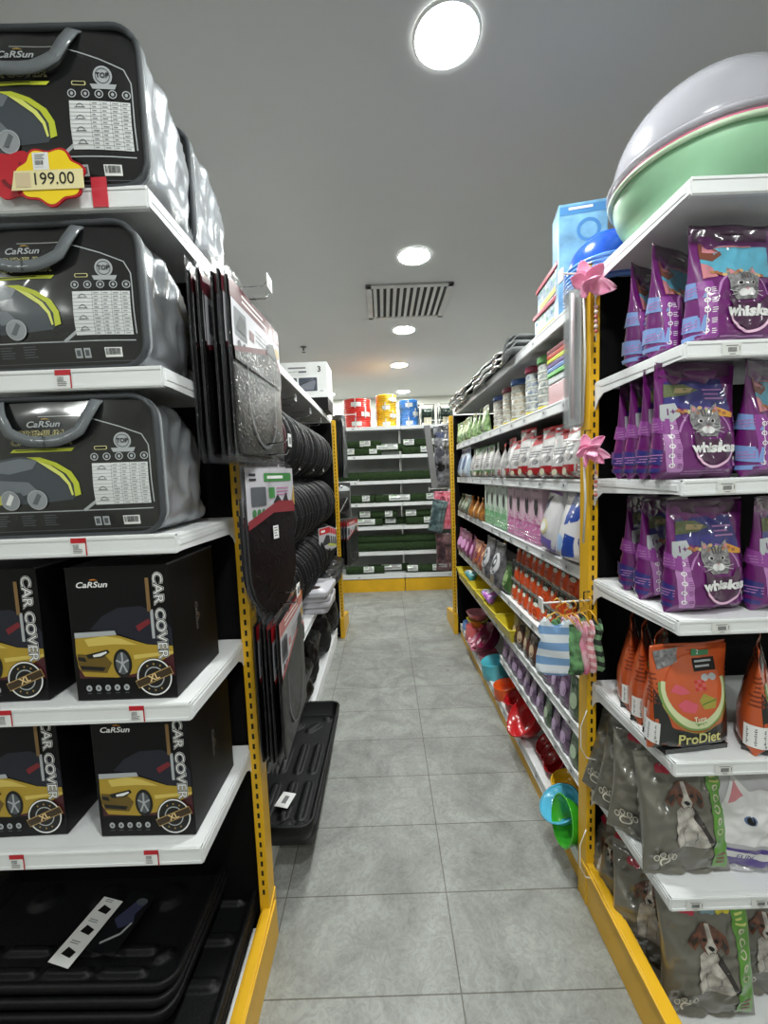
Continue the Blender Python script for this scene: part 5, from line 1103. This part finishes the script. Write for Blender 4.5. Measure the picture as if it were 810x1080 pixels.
# ---- fifth shelf: tiers of orange pouches
def art_or(a, w, H):
    a.rect(-w*.46, H*.66, w*.46, H*.99, flat((34, 40, 30), coat=.6), 1).ell(0, H*.72, w*.3, H*.1, flat((214, 214, 200)), 2, 12).lines(-w*.2, H*.95, w*.2, 1, .01, H*.06, flat((150, 170, 130)), 2).ell(0, H*.35, w*.28, H*.14, flat((150, 40, 16)), 1, 10).rect(-w*.3, H*.06, w*.3, H*.14, flat((240, 200, 160)), 2)
ORP = filmp((222, 82, 30), 'orange_pouch_film', cr=.25)
bor = softbag('wet_food_pouch', 'pet food pouch', .078, .098, .034, ORP, art_or, 17, seal=flat((50, 56, 44)), cr=.003)
for tier in range(3):
    for i in range(10):
        put('orp', bor, (FX+.012+.012*tier, 1.50+.082*i+random.uniform(-.006, .006), .848+.104*tier), 'orange wet food pouch, %s tier, %s from the yellow post' % (('bottom', 'middle', 'top')[tier], ORD[i]), 'orange wet food pouches', rz=-90+random.uniform(-10, 10))
ter = mat('clear_tier_tray', (190, 190, 190), rough=.2, alpha=.35)
for tier in (1, 2): put('tiert', lambda: cat(MB().box(-.43, .43, 0, .1, -.004, -.001, ter).box(-.43, .43, 0, .002, -.004, .012, ter).build('pouch_tray'), 'tray'), (FX-.005+.012*tier, 1.87, .848+.104*tier), 'clear tray carrying the %s tier of orange pouches' % ('middle', 'top')[tier-1], rz=-90)
put('grnp', softbag('snack_bag', 'pet snack bag', .11, .18, .07, filmp((66, 100, 50)), lambda a, w, H: a.ell(0, H*.5, w*.3, H*.25, flat((150, 180, 120)), 1), 18), (.72, 2.36, .848), 'green bag between the orange pouches and the grey printed bags', rz=-90)
GPB = filmp((122, 120, 124), 'grey_printed_film', cr=.8, col2=(66, 64, 70), vs=26)
def art_skull(a, w, H):
    a.ell(0, H*.55, w*.36, H*.24, flat((206, 206, 210)), 1).ell(-w*.02, H*.58, w*.2, H*.13, flat((70, 70, 78)), 2).ell(w*.05, H*.60, w*.08, H*.05, WHITE, 3)
    for k in range(9): a.ell(random.uniform(-.4, .4)*w, H*random.uniform(.08, .92), w*.06, H*.03, flat((70, 66, 74)), 3, 8)
row('skull', softbag('pet_pad_bag', 'bag', .2, .27, .13, GPB, art_skull, 19), [2.49, 2.70], .848, 'grey printed bag, %s beyond the orange pouches on the fifth right aisle shelf', 'grey printed bags')
row('oran', softbag('toy_bag', 'bag', .15, .19, .1, filmp((196, 110, 56), col2=(120, 50, 60), vs=26), lambda a, w, H: a.ell(0, H*.5, w*.2, H*.15, flat((110, 40, 60)), 1).ell(w*.2, H*.7, w*.1, H*.1, flat((230, 170, 120)), 2), 20), [2.90, 3.06], .848, 'orange bag, %s beyond the grey printed bags', 'orange toy bags', jr=12)
row('mage', softbag('toy_bag', 'bag', .15, .2, .1, filmp((150, 56, 116), col2=(90, 40, 60), vs=26), lambda a, w, H: a.ell(0, H*.5, w*.3, H*.2, flat((214, 150, 200)), 1).ell(-w*.2, H*.2, w*.1, H*.1, flat((80, 30, 70)), 2), 21), [3.22, 3.38, 3.54, 3.7], .848, 'magenta bag, %s beyond the orange ones on the fifth right aisle shelf', 'magenta toy bags', jr=12)
# ---- sixth / seventh shelves
YP = mat('yellow_plastic', (226, 206, 60), rough=.35)
def b_bin(m):
    def f():
        t = empty('cat_litter_scoop_tray', 'tray'); v = []; w, d, h = .24, .22, .075
        b = MB(); P = [(-w/2, -.02), (w/2, -.02), (w/2, d), (-w/2, d)]; Q = [(-w/2+.02, 0), (w/2-.02, 0), (w/2-.02, d-.02), (-w/2+.02, d-.02)]
        vs = [(x, y, 0) for x, y in Q]+[(x, y, h) for x, y in P]+[(x*.98, y*.98+.002, h) for x, y in P]+[(x*.97, y*.97+.004, .003) for x, y in Q]
        fs = [(0, 1, 2, 3), (12, 15, 14, 13)]+[(i, (i+1) % 4, 4+(i+1) % 4, 4+i) for i in range(4)]+[(4+i, 4+(i+1) % 4, 8+(i+1) % 4, 8+i) for i in range(4)]+[(8+i, 8+(i+1) % 4, 12+(i+1) % 4, 12+i) for i in range(4)]
        b.add(vs, fs, m).build('tray_body', t, bevel=.003)
        MB().tube([(-w/2, -.02, h), (w/2, -.02, h), (w/2, d, h), (-w/2, d, h)], .005, m, 6, closed=True).build('rim', t); return t
    return f
row('ybin', b_bin(YP), [2.28, 2.55, 2.82, 3.09, 3.36, 3.62], .617, 'yellow open plastic tray, %s from the near side on the sixth right aisle shelf', 'yellow plastic trays', x=.66, jr=3)
BLUT = mat('blue_printed_film', (60, 120, 200), rough=.2, coat=1, crinkle=.5, col2=(190, 90, 190), vs=14)
put('bluepk', softbag('toy_bag', 'bag', .16, .10, .10, BLUT, lambda a, w, H: a.ell(0, H*.5, w*.3, H*.3, WHITE, 1), 23), (.665, 2.72, .695), 'shiny blue and violet packet lying in the yellow trays', rz=-90, rx=-50)
put('tealpk', softbag('toy_bag', 'bag', .16, .10, .10, filmp((60, 140, 150)), lambda a, w, H: a.ell(0, H*.5, w*.3, H*.3, WHITE, 1), 23), (.665, 3.3, .695), 'teal packet lying in the far yellow trays', rz=-90, rx=-50)
def art_small(c, d): return lambda a, w, H: a.ell(0, H*.45, w*.3, H*.2, flat(c, coat=.6), 1, 12).rect(-w*.4, H*.8, w*.4, H*.96, flat(d, coat=.6), 1).lines(-w*.3, H*.2, w*.3, 2, H*.08, H*.03, LGREY, 2)
SM = [('smA', softbag('wet_food_pouch', 'pet food pouch', .085, .10, .035, filmp((70, 48, 80), 'plum_film', cr=.8, col2=(150, 120, 156), vs=32), art_small((190, 160, 200), (120, 70, 140)), 24, cr=.003), 'plum'),
      ('smB', softbag('wet_food_pouch', 'pet food pouch', .085, .10, .035, filmp((36, 60, 42), 'dark_green_film', cr=.8, col2=(110, 130, 104), vs=32), art_small((170, 190, 160), (60, 110, 60)), 25, cr=.003), 'dark green'),
      ('smC', softbag('wet_food_pouch', 'pet food pouch', .085, .10, .035, filmp((110, 58, 40), 'rust_film', cr=.8, col2=(60, 50, 50), vs=32), art_small((206, 180, 150), (60, 44, 40)), 26, cr=.003), 'rust brown')]
for i in range(9):
    k, b, c = SM[(1, 0, 0, 0, 1, 2, 2, 2, 2)[i]]
    put(k, b, (FX, 1.48+.088*i, .617), '%s pouch on the sixth right aisle shelf, %s from the yellow post' % (c, ORD[i]), 'small pouches on the sixth shelf', rz=-90+random.uniform(-12, 12), sc=(1.05, 1.2, 1.5))
for i in range(11):
    k, b, c = SM[(1, 0, 0, 1, 0, 0, 0, 0, 0, 0, 0)[i]]
    put(k, b, (FX, 1.48+.088*i, .427), '%s pouch on the seventh right aisle shelf, %s from the yellow post' % (c, ORD[i]), 'small pouches on the seventh shelf', rz=-90+random.uniform(-12, 12), sc=(1.05, 1.2, 1.15))
# ---- bowls on the base
def b_bowl(col, r, h, kind=0):
    def f():
        t = empty('pet_bowl', 'pet bowl'); m = mat('glossy_plastic_%d_%d_%d' % col, col, rough=.22, var=.03, coat=.3)
        if kind == 0: pr = [(.001, .006), (r*.9, .006), (r*.95, 0), (r, .003), (r*.93, h*.5), (r*.86, h*.92), (r*.84, h), (r*.79, h), (r*.72, h*.5), (r*.5, h*.25), (.001, h*.22)]
        else: pr = [(.001, .0), (r*.62, 0), (r*.72, .006), (r*.9, h*.55), (r, h*.96), (r*1.02, h), (r*.97, h), (r*.84, h*.5), (r*.6, .012), (.001, .01)]
        MB().lathe(pr, m, n=44).build('bowl', t)
        MB().lathe([(pr[6 if kind == 0 else 5][0]+.001, h-.002), (pr[6 if kind == 0 else 5][0]+.003, h+.001), (pr[6 if kind == 0 else 5][0]-.003, h+.003), (pr[6 if kind == 0 else 5][0]-.005, h-.001)], m, n=44, closed=True).build('rim', t)
        return t
    return f
BW = [((60, 170, 40), .085, .07, 1, .715, 1.475, .185, 0, -78, 'glossy green bowl standing on edge beside the yellow post'),
      ((90, 186, 222), .085, .05, 1, .70, 1.56, .155, 0, -32, 'light blue shallow dish tipped towards the aisle'),
      ((240, 190, 40), .080, .065, 0, .775, 1.68, .135, 0, -15, 'yellow pet bowl behind the light blue dish'),
      ((170, 24, 30), .060, .05, 1, .79, 1.81, .16, 0, -45, 'small dark red bowl next to the yellow one'),
      ((170, 24, 30), .060, .05, 1, .80, 1.87, .16, 0, -45, 'second small dark red bowl leaning on its neighbour'),
      ((170, 24, 30), .060, .05, 1, .80, 1.93, .16, 0, -45, 'third small dark red bowl, nearest the big red one'),
      ((196, 30, 36), .115, .08, 1, .765, 2.10, .19, 0, -50, 'large red bowl tipped to show its inside'),
      ((190, 26, 34), .085, .08, 0, .77, 2.33, .135, 0, -20, 'red pet bowl behind the large tipped one'),
      ((232, 92, 30), .088, .075, 0, .745, 2.50, .13, 0, -12, 'orange pet bowl on the white base shelf'),
      ((90, 190, 206), .105, .105, 0, .755, 2.78, .13, 0, -14, 'turquoise deep pet bowl with a raised middle'),
      ((206, 120, 140), .08, .07, 0, .765, 2.99, .13, 0, -20, 'dusty pink bowl right after the turquoise one'),
      ((120, 20, 60), .11, .09, 1, .80, 3.02, .27, 0, -55, 'wine red bowl tipped above the pink ones'),
      ((206, 130, 150), .075, .07, 1, .75, 3.14, .16, 0, -45, 'dusty pink bowl leaning, second of the leaning row'),
      ((206, 150, 164), .075, .07, 1, .755, 3.21, .16, 0, -45, 'pale pink bowl leaning, third of the leaning row'),
      ((206, 130, 150), .075, .07, 1, .755, 3.28, .16, 0, -45, 'dusty pink bowl leaning, last of the leaning row'),
      ((226, 110, 116), .085, .12, 0, .735, 3.40, .13, 0, 0, 'coral pink round pot on the base shelf edge'),
      ((230, 150, 160), .095, .07, 1, .79, 3.52, .26, 0, 0, 'pink bowl on top of the far bowl stack'),
      ((206, 200, 60), .095, .07, 1, .79, 3.52, .20, 0, 0, 'yellow bowl in the middle of the far bowl stack'),
      ((226, 120, 120), .095, .07, 1, .79, 3.52, .13, 0, 0, 'salmon bowl at the bottom of the far bowl stack'),
      ((110, 150, 210), .075, .06, 0, .75, 3.66, .13, 0, 0, 'blue bowl at the far end of the base shelf'),
      ((214, 100, 100), .07, .07, 0, .80, 3.72, .13, 0, 0, 'red pink bowl at the far end beside the blue one')]
for i, (c, r, h, k, x, y, z, rx, ry, s) in enumerate(BW): put('bowl%d_%d_%d_%s' % (c[0], c[1], k, r), b_bowl(c, r, h, k), (x, y, z), s, 'pet bowls on the right aisle base shelf', ry=ry, rx=rx)
# ================================================================ POST HOOK WITH PET CLOTHES
def b_phook(L):
    def f():
        t = empty('display_hook', 'hook'); MB().tube([(0, 0, 0), (-L, -.01, 0)], .0032, mat('white_wire', (226, 226, 226), rough=.3), 8).tube([(0, 0, .03), (-.02, 0, .03), (-.02, 0, -.02)], .0025, SLOT, 6).build('wire', t)
        MB().box(-L-.002, -L+.003, -.018, .014, -.022, .016, WHITE).build('price_plate', t); return t
    return f
PH = 'hooks on the right yellow post'
put('phook', b_phook(.165), (.672, 1.325, 1.125), 'white hook with price plate carrying the small pet shirts', PH)
put('phook2', b_phook(.10), (.672, 1.325, 2.165), 'white hook behind the upper pink feather toy', PH)
put('phook2', b_phook(.10), (.672, 1.325, 1.655), 'white hook behind the lower pink feather toy', PH)
def b_shirt(m, w=.118, H=.165, trim=None):
    def f():
        t = empty('pet_shirt', 'pet clothes'); a = Art()
        P = [(-.50, .06), (-.47, .0), (-.2, -.03), (.15, -.03), (.45, .01), (.52, .09), (.47, .35), (.42, .52), (.37, .60), (.40, .70), (.44, .80), (.36, .92), (.28, 1.0), (.2, .98), (.13, .88), (0, .84), (-.13, .88), (-.2, .98), (-.28, 1.0), (-.36, .92), (-.44, .80), (-.39, .70), (-.37, .60), (-.42, .5), (-.47, .3)]
        P = [(x*w, y*H) for x, y in P]; a.poly(P, m, 0); b = MB()
        def F(u, v, e): q = min(1, abs(u)/(w*.5)); return (u, -.012*(1-q**3)+.004*math.sin(v*60+u*30), v-.0)
        def Bk(u, v, e): x, y, z = F(u, v, e); return (x, .010*(1-min(1, abs(u)/(w*.5))**3)+.003*math.sin(v*50), z)
        a.bake(b, F, step=.02); a.bake(b, Bk, step=.02); b.build('cloth', t, solid=.002)
        MB().tube([F(x, y, 0) for x, y in P], .0016, trim or m, 5, closed=True).build('trim', t)
        hg = flat((222, 170, 60), 'orange_plastic'); MB().tube([(-w*.3, 0, H*.9), (-w*.2, 0, H+.006), (0, 0, H+.02), (w*.2, 0, H+.006), (w*.3, 0, H*.9)], .0022, hg, 6).tube([(0, 0, H+.02), (0, 0, H+.035), (.011, 0, H+.042), (.012, 0, H+.054), (.002, 0, H+.062), (-.008, 0, H+.054)], .0022, hg, 6).build('hanger', t)
        return t
    return f
ST = [('shB', mat('blue_white_striped_knit', (216, 224, 232), rough=.8, col2=(120, 160, 206), stripe=(2, 21, .5)), 'blue and white striped sleeveless pet shirt at the front of the hook'),
      ('shG', mat('green_printed_knit', (130, 190, 130), rough=.8, col2=(40, 60, 40), vs=34), 'green pet shirt with dark print, second on the hook'),
      ('shP', mat('pink_printed_knit', (226, 190, 200), rough=.8, col2=(206, 110, 140), vs=30), 'pink patterned pet shirt, third on the hook'),
      ('shQ', mat('pink_striped_knit', (230, 200, 206), rough=.8, col2=(210, 140, 150), stripe=(2, 40, .5)), 'pale pink striped pet shirt, fourth on the hook'),
      ('shR', mat('green_dark_knit', (120, 160, 120), rough=.8, col2=(40, 50, 44), stripe=(2, 30, .5)), 'dark green striped pet shirt, rearmost by the yellow post')]
for i, (k, m, s) in enumerate(ST): put(k, b_shirt(m), (.550+.029*i, 1.30+.004*i, .895+.003*i), s, 'pet shirts on the right post hook', rz=(-14, -50, -64, -70, -72)[i], sc=1.02 if i else 1.1)
# feather teasers
PINKF = mat('pink_feather', (240, 150, 190), rough=.6, sss=.3, col2=(250, 190, 214), vs=20)
def b_flower(L, sz):
    def f():
        t = empty('cat_teaser_toy', 'cat toy')
        MB().tube([(0, 0, 0), (.004, -.004, -L*.5), (.0, 0, -L)], .0034, mat('clear_rod', (206, 206, 200), rough=.2), 8).build('rod', t)
        MB().tube([(0, 0, 0), (.02, .0, .005), (.035, 0, -.03), (.038, 0, -.16)], .0015, WHITE, 5).build('cord', t)
        b = MB()
        for k in range(6): b.lathe([(.001, -.006), (.0055, -.003), (.0055, .003), (.001, .006)], flat([(206, 150, 150), (226, 206, 200), (190, 100, 90)][k % 3]), n=10, c=(.038, 0, -.06-.014*k))
        b.build('bead_string', t)
        for k, (az, el, l) in enumerate(((200, 20, 1.0), (170, 55, .75), (110, 70, 1.1), (35, 48, 1.3), (10, 10, .9), (210, -25, .8), (260, 30, .8), (330, -10, .7), (290, 60, .9), (80, 40, .9))):
            d = Vector((math.cos(R(az))*math.cos(R(el)), math.sin(R(az))*math.cos(R(el)), math.sin(R(el)))); s = d.cross(Vector((0, 1, .2))).normalized(); q = d.cross(s)
            def g(i, j): 
                r = sz*l*i; w = sz*.26*math.sin(PI*min(.98, .08+i*.9))**.8; u = 2*j-1
                return tuple(Vector((.012, 0, .0))+d*r+s*w*u+q*(.006*u*u+.02*i*i)+Vector((0, 0, -.02*i*i)))
            MB().grid(g, 12, 6, PINKF).build('feather', t, solid=.0012)
        MB().lathe([(.001, -.014), (.010, -.012), (.014, 0), (.010, .012), (.001, .014)], PINKF, n=14, c=(.012, 0, 0)).build('centre_tuft', t)
        return t
    return f
put('fl1', b_flower(.40, .088), (.618, 1.27, 2.105), 'pink feather cat teaser at the top of the right yellow post', 'pink feather cat teasers')
put('fl2', b_flower(.28, .068), (.622, 1.27, 1.61), 'pink feather cat teaser lower down the right yellow post', 'pink feather cat teasers')
CLAM = mat('clear_blister_plastic', (180, 184, 186), rough=.12, alpha=.2, coat=1, crinkle=.3)
def b_clam():
    t = empty('blister_pack', 'blister pack'); MB().box(-.034, .034, -.012, .012, 0, .46, CLAM, .006).build('blister', t); MB().box(-.026, .026, .008, .010, .01, .45, flat((172, 176, 176))).build('backing_card', t)
    MB().tube([(0, -.002, .03), (0, -.002, .43)], .006, flat((206, 190, 196)), 8).build('wand', t); return t
for i in range(3): put('clam', b_clam, (.636+.012*i, 1.375+.018*i, 1.70), 'tall clear blister pack against the right yellow post, %s from the aisle' % ORD[i], 'tall blister packs', rz=-70)
put('strap', lambda: cat(MB().tube([(0, 0, 0), (-.025, -.01, -.05), (-.03, -.02, -.12), (-.015, -.03, -.15), (.02, -.03, -.16)], .0022, WHITE, 6).build('cable_tie'), 'cable tie'), (.665, 1.325, .74), 'thin white tie looped on the right yellow post below the pet shirts')
put('strap', None, (.665, 1.325, .30), 'thin white tie looped near the foot of the right yellow post')
# ================================================================ FAR END HANGING GOODS
def hang(name, ct, w, H, D, m, art, seed): return softbag(name, ct, w, H, D, m, art, seed, False, .01)
dk = filmp((26, 27, 32), 'dark_hanging_film', cr=1.2)
for i in range(5): put('hk1', hang('hanging_pack', 'hanging pack', .16, .60, .03, dk, lambda a, w, H: a.lines(-w*.3, H*.9, w*.3, 2, .03, .012, MGREY, 1).line([(-w*.2, H*.2), (-w*.1, H*.8)], .006, MGREY, 1), 31), (-.46+.022*i, 4.02, 1.56), 'long dark film pack hanging at the far left post, %s towards the aisle' % ORD[i], 'long dark hanging packs', rz=80)
put('hk2', hang('hanging_pack', 'hanging pack', .2, .34, .09, filmp((52, 53, 56), cr=1.3), lambda a, w, H: a.rect(-w*.4, H*.8, w*.4, H*.95, LGREY, 1).ell(0, H*.4, w*.3, H*.2, BLACK, 1).line([(-w*.2, H*.2), (w*.2, H*.6)], .01, LGREY, 2), 32), (-.42, 4.0, 1.16), 'dark pack with silver film top hanging at the far left post', rz=30)
for i in range(4): put('matsB', None, (-.43+.03*i, 4.08, .70), 'red topped black car mat pack at the far left post, %s towards the aisle' % ORD[i], 'red topped car mats at the far left post', rz=78)
GYF = mat('grey_fabric_strap', (128, 128, 130), rough=.6, coat=.5, crinkle=.5)
put('strapg', lambda: cat(MB().box(-.03, .03, -.01, .01, 0, .62, GYF, .004).build('grey_leash_pack'), 'leash pack'), (.50, 4.0, 1.42), 'long grey strap pack hanging tilted at the far right post', ry=-6)
sf = filmp((150, 152, 160), 'silver_dark_film', cr=1.4, cs=22, col2=(30, 30, 36), vs=16)
for i in range(3): put('hk3', hang('hanging_pack', 'hanging pack', .14, .56, .05, sf, lambda a, w, H: a.ell(0, H*.3, w*.3, H*.08, BLACK, 1).ell(0, H*.55, w*.3, H*.1, flat((70, 72, 84)), 1).rect(-w*.3, H*.8, w*.3, H*.9, flat((60, 70, 110)), 1), 33), (.565+.035*i, 4.0, 1.46), 'silvery film pack hanging high at the far right post, %s from the aisle' % ORD[i], 'silvery hanging packs', rz=-20)
for i in range(2): put('hk4', hang('hanging_pack', 'hanging pack', .13, .30, .04, filmp((120, 146, 150), cr=1.1, col2=(60, 76, 80), vs=24), lambda a, w, H: a.ell(0, H*.5, w*.2, H*.3, flat((70, 90, 96)), 1), 34), (.475+.03*i, 4.0, 1.0), 'grey green pet garment pack low at the far right post, %s from the aisle' % ORD[i], 'grey green garment packs', rz=-30, ry=12)
for i in range(3): put('hk5', hang('hanging_pack', 'hanging pack', .15, .36, .06, filmp((216, 70, 100), cr=1.1, col2=(236, 150, 170), vs=22), lambda a, w, H: a.ell(0, H*.5, w*.25, H*.2, flat((236, 150, 170)), 1).ell(w*.1, H*.8, w*.2, H*.1, flat((120, 40, 60)), 1), 35), (.56+.035*i, 4.0, 1.02), 'red pink pet garment pack at the far right post, %s from the aisle' % ORD[i], 'red pink garment packs', rz=-20)
for i in range(3): put('hk6', hang('hanging_pack', 'hanging pack', .14, .36, .05, filmp((130, 90, 96), cr=1.2, col2=(54, 36, 42), vs=22), lambda a, w, H: a.ell(0, H*.5, w*.25, H*.2, flat((60, 40, 50)), 1).rect(-w*.3, H*.1, w*.3, H*.2, LGREY, 1), 36), (.56+.035*i, 4.0, .60), 'brownish film pack lowest at the far right post, %s from the aisle' % ORD[i], 'brownish hanging packs', rz=-20)
for z, s in ((2.08, 'upper'), (1.42, 'middle')):
    put('phookL', lambda: (lambda t: t)(b_phook(.2)()), (.64, 3.99, z), 'white wire hook at the far right post, %s one' % s, 'hooks at the far posts')
    put('phookR', lambda: b_phook(.2)(), (-.45, 4.02, z+.09 if z > 2 else z+.1), 'white wire hook at the far left post, %s one' % s, 'hooks at the far posts', rz=180)
# ================================================================ BACK SHELVES : TURF ROLLS, HOSES
TURF = mat('artificial_turf', (24, 42, 18), rough=.95, col2=(48, 74, 32), vs=70, bump=1, bs=180); TURFB = mat('turf_backing', (26, 28, 24), rough=.9)
LABW = mat('white_roll_label', (222, 224, 222), rough=.3, coat=.6)
def b_roll(L, r, lab):
    def f():
        t = empty('artificial_turf_roll', 'turf roll')
        def g(i, j):
            a = 2*PI*i; x = -L/2+L*j; q = r*(1+.05*noise.noise(Vector((x*20, math.cos(a)*4, math.sin(a)*4)))+.03*random.uniform(-1, 1)); return (x, q*math.cos(a), r+q*math.sin(a))
        MB().grid(g, 20, 26, TURF).build('turf', t)
        e = MB()
        for s in (-1, 1):
            P = []
            for k in range(48): an = k*.42; rr = r*.98*(1-k/50); P.append((s*L/2, rr*math.cos(an), r+rr*math.sin(an)))
            e.tube(P, .0035, TURFB, 4)
            e.add([(s*(L/2-.004), r*.97*math.cos(2*PI*k/20), r+r*.97*math.sin(2*PI*k/20)) for k in range(20)], [tuple(range(20))], TURF)
        e.build('spiral_end', t)
        for x0, x1 in lab:
            MB().grid(lambda i, j: (x0+(x1-x0)*i, -(r*1.09)*math.sin(R(-40+100*j)), r+(r*1.09)*math.cos(R(-40+100*j))) if 0 else (x0+(x1-x0)*i, -(r*1.09)*math.cos(R(-30+90*j)), r+(r*1.09)*math.sin(R(-30+90*j))), 2, 10, LABW).build('paper_label', t)
            a = Art(); w = x1-x0; a.rect(x0+w*.1, 30, x0+w*.4, 50, flat((120, 160, 110)), 1).lines(x0+w*.5, 48, x0+w*.95, 4, 14, 6, MGREY, 1).lines(x0+w*.08, 10, x0+w*.6, 2, 12, 5, MGREY, 1)
            a.bake(MB(), lambda u, v, e: (u, -(r*1.09+e+.001)*math.cos(R(v)), r+(r*1.09+e+.001)*math.sin(R(v)))).build('label_print', t)
        return t
    return f
RL = [('rA', b_roll(.52, .052, [(-.02, .12)])), ('rB', b_roll(.52, .052, [(-.24, -.10), (.10, .20)])), ('rC', b_roll(1.0, .058, [])), ('rD', b_roll(.56, .05, [(-.1, .18)]))]
shz = [1.837, 1.502, 1.207, .892, .547, .237]; nmz = ['first', 'second', 'third', 'fourth', 'fifth', 'lowest']
lay = {0: [(-.28, 0, 0, 1), (-.28, 1, 0, 0), (.02, .5, 0, 3), (.52, 0, 0, 0), (.52, 1, 0, 1), (-.62, 0, 0, 3)], 1: [(-.10, 0, 0, 2), (.76, 0, 0, 2), (-.10, 0, 1, 2)], 2: [(-.4, 0, 0, 1), (.0, 0, 1, 0), (.58, 0, 0, 0), (.16, 0, 0, 3)],
       3: [(-.32, 0, 0, 3), (.02, 0, 1, 0), (.54, 0, 0, 0), (.52, 1, 0, 1), (-.1, 1, 0, 1)], 4: [(-.14, 0, 0, 2), (.76, 0, 0, 2), (-.10, 1, 0, 2), (.74, 1, 0, 2)], 5: [(-.30, 0, 0, 0), (.02, 0, 1, 3), (.52, 0, 0, 1), (.9, 0, 0, 3)]}
cols_ = ['far left', 'left', 'centre', 'right', 'far right']
for s_, L_ in lay.items():
    for n_, (x, lv, back, k) in enumerate(L_):
        key, b = RL[k]; put(key, b, (x, 5.485+.11*back+.02*lv, shz[s_]+.001+.098*lv), 'green turf roll, %s back shelf, %s from the side by the mats%s' % (nmz[s_], ORD[sorted(q[0]+.01*i for i, q in enumerate(L_)).index(x+.01*n_)], ', upper layer' if lv else (', behind' if back else '')), 'turf rolls on the back shelves', rz=random.uniform(-2, 2))
def b_coil(col, r, h):
    def f():
        t = empty('garden_hose_coil', 'hose coil'); m = mat('hose_%d_%d' % col[:2], col, rough=.3, coat=.6, crinkle=.3, cs=20); b = MB(); rr = h/10
        for k in range(5): b.lathe([(r-rr+rr*math.cos(2*PI*j/10), rr+k*2*rr+rr*math.sin(2*PI*j/10)) for j in range(10)], m, n=40, closed=True)
        b.build('coil', t)
        MB().lathe([(r*.55, .004), (r*.95, .004), (r*.95, h-.004), (r*.55, h-.004)], m, n=30, closed=True).build('inner_coil', t)
        for a0 in (30, 150, 265): a = R(a0); MB().box(r*math.cos(a)-.008, r*math.cos(a)+.008, r*math.sin(a)-.008, r*math.sin(a)+.008, -.001, h+.002, flat((214, 214, 214), 'white_strap', alpha=.8)).build('strap', t)
        MB().grid(lambda i, j: ((r+.003)*math.cos(R(-112+42*i)), (r+.003)*math.sin(R(-112+42*i)), h*.15+h*.45*j), 8, 2, LABW).build('paper_label', t); return t
    return f
for nm, c, x, r, h, n in (('red', (224, 50, 40), -.325, .185, .125, 3), ('yellow', (238, 190, 30), .065, .14, .105, 4), ('blue', (50, 120, 196), .37, .13, .115, 3)):
    for i in range(n): put('coil'+nm, b_coil(c, r, h), (x+.006*(i % 2), 5.60, 2.211+i*(h+.001)), '%s garden hose coil, %s in its stack on top of the back shelves' % (nm, ('lowest', 'second', 'third', 'topmost')[i] if n == 4 else ('lowest', 'middle', 'topmost')[i]), '%s hose coils' % nm, rz=40*(i % 2))
DGN = mat('dark_green_hose', (22, 44, 34), rough=.3, coat=.5)
def b_reel():
    t = empty('hose_reel', 'hose reel')
    for s in (-1, 1): MB().lathe([(.05, -.006), (.12, -.006), (.12, .006), (.05, .006)], DGN, n=30, c=(s*.07, .08, .14), axis='x', closed=True).build('side_disc', t)
    b = MB()
    for k in range(5): b.lathe([(.085+.012*math.cos(2*PI*j/8), -.048+k*.024+.012*math.sin(2*PI*j/8)) for j in range(8)], DGN, n=26, c=(0, .08, .14), axis='x', closed=True)
    b.build('coiled_hose', t)
    MB().tube([(-.1, .02, 0), (-.1, .08, .29), (.1, .08, .29), (.1, .02, 0)], .007, WIRE, 6).tube([(-.1, .16, 0), (-.1, .08, .29)], .007, WIRE, 6).tube([(.1, .16, 0), (.1, .08, .29)], .007, WIRE, 6).build('frame', t)
    MB().box(-.05, .05, -.055, -.05, .0, .1, CRM).build('paper_label', t); return t
put('reel', b_reel, (.61, 5.52, 2.212), 'dark green hose reel in a light frame, left of its pair on the back shelves', 'dark green hose reels')
put('reel', b_reel, (.86, 5.52, 2.212), 'dark green hose reel in a light frame, right of its pair on the back shelves', 'dark green hose reels')
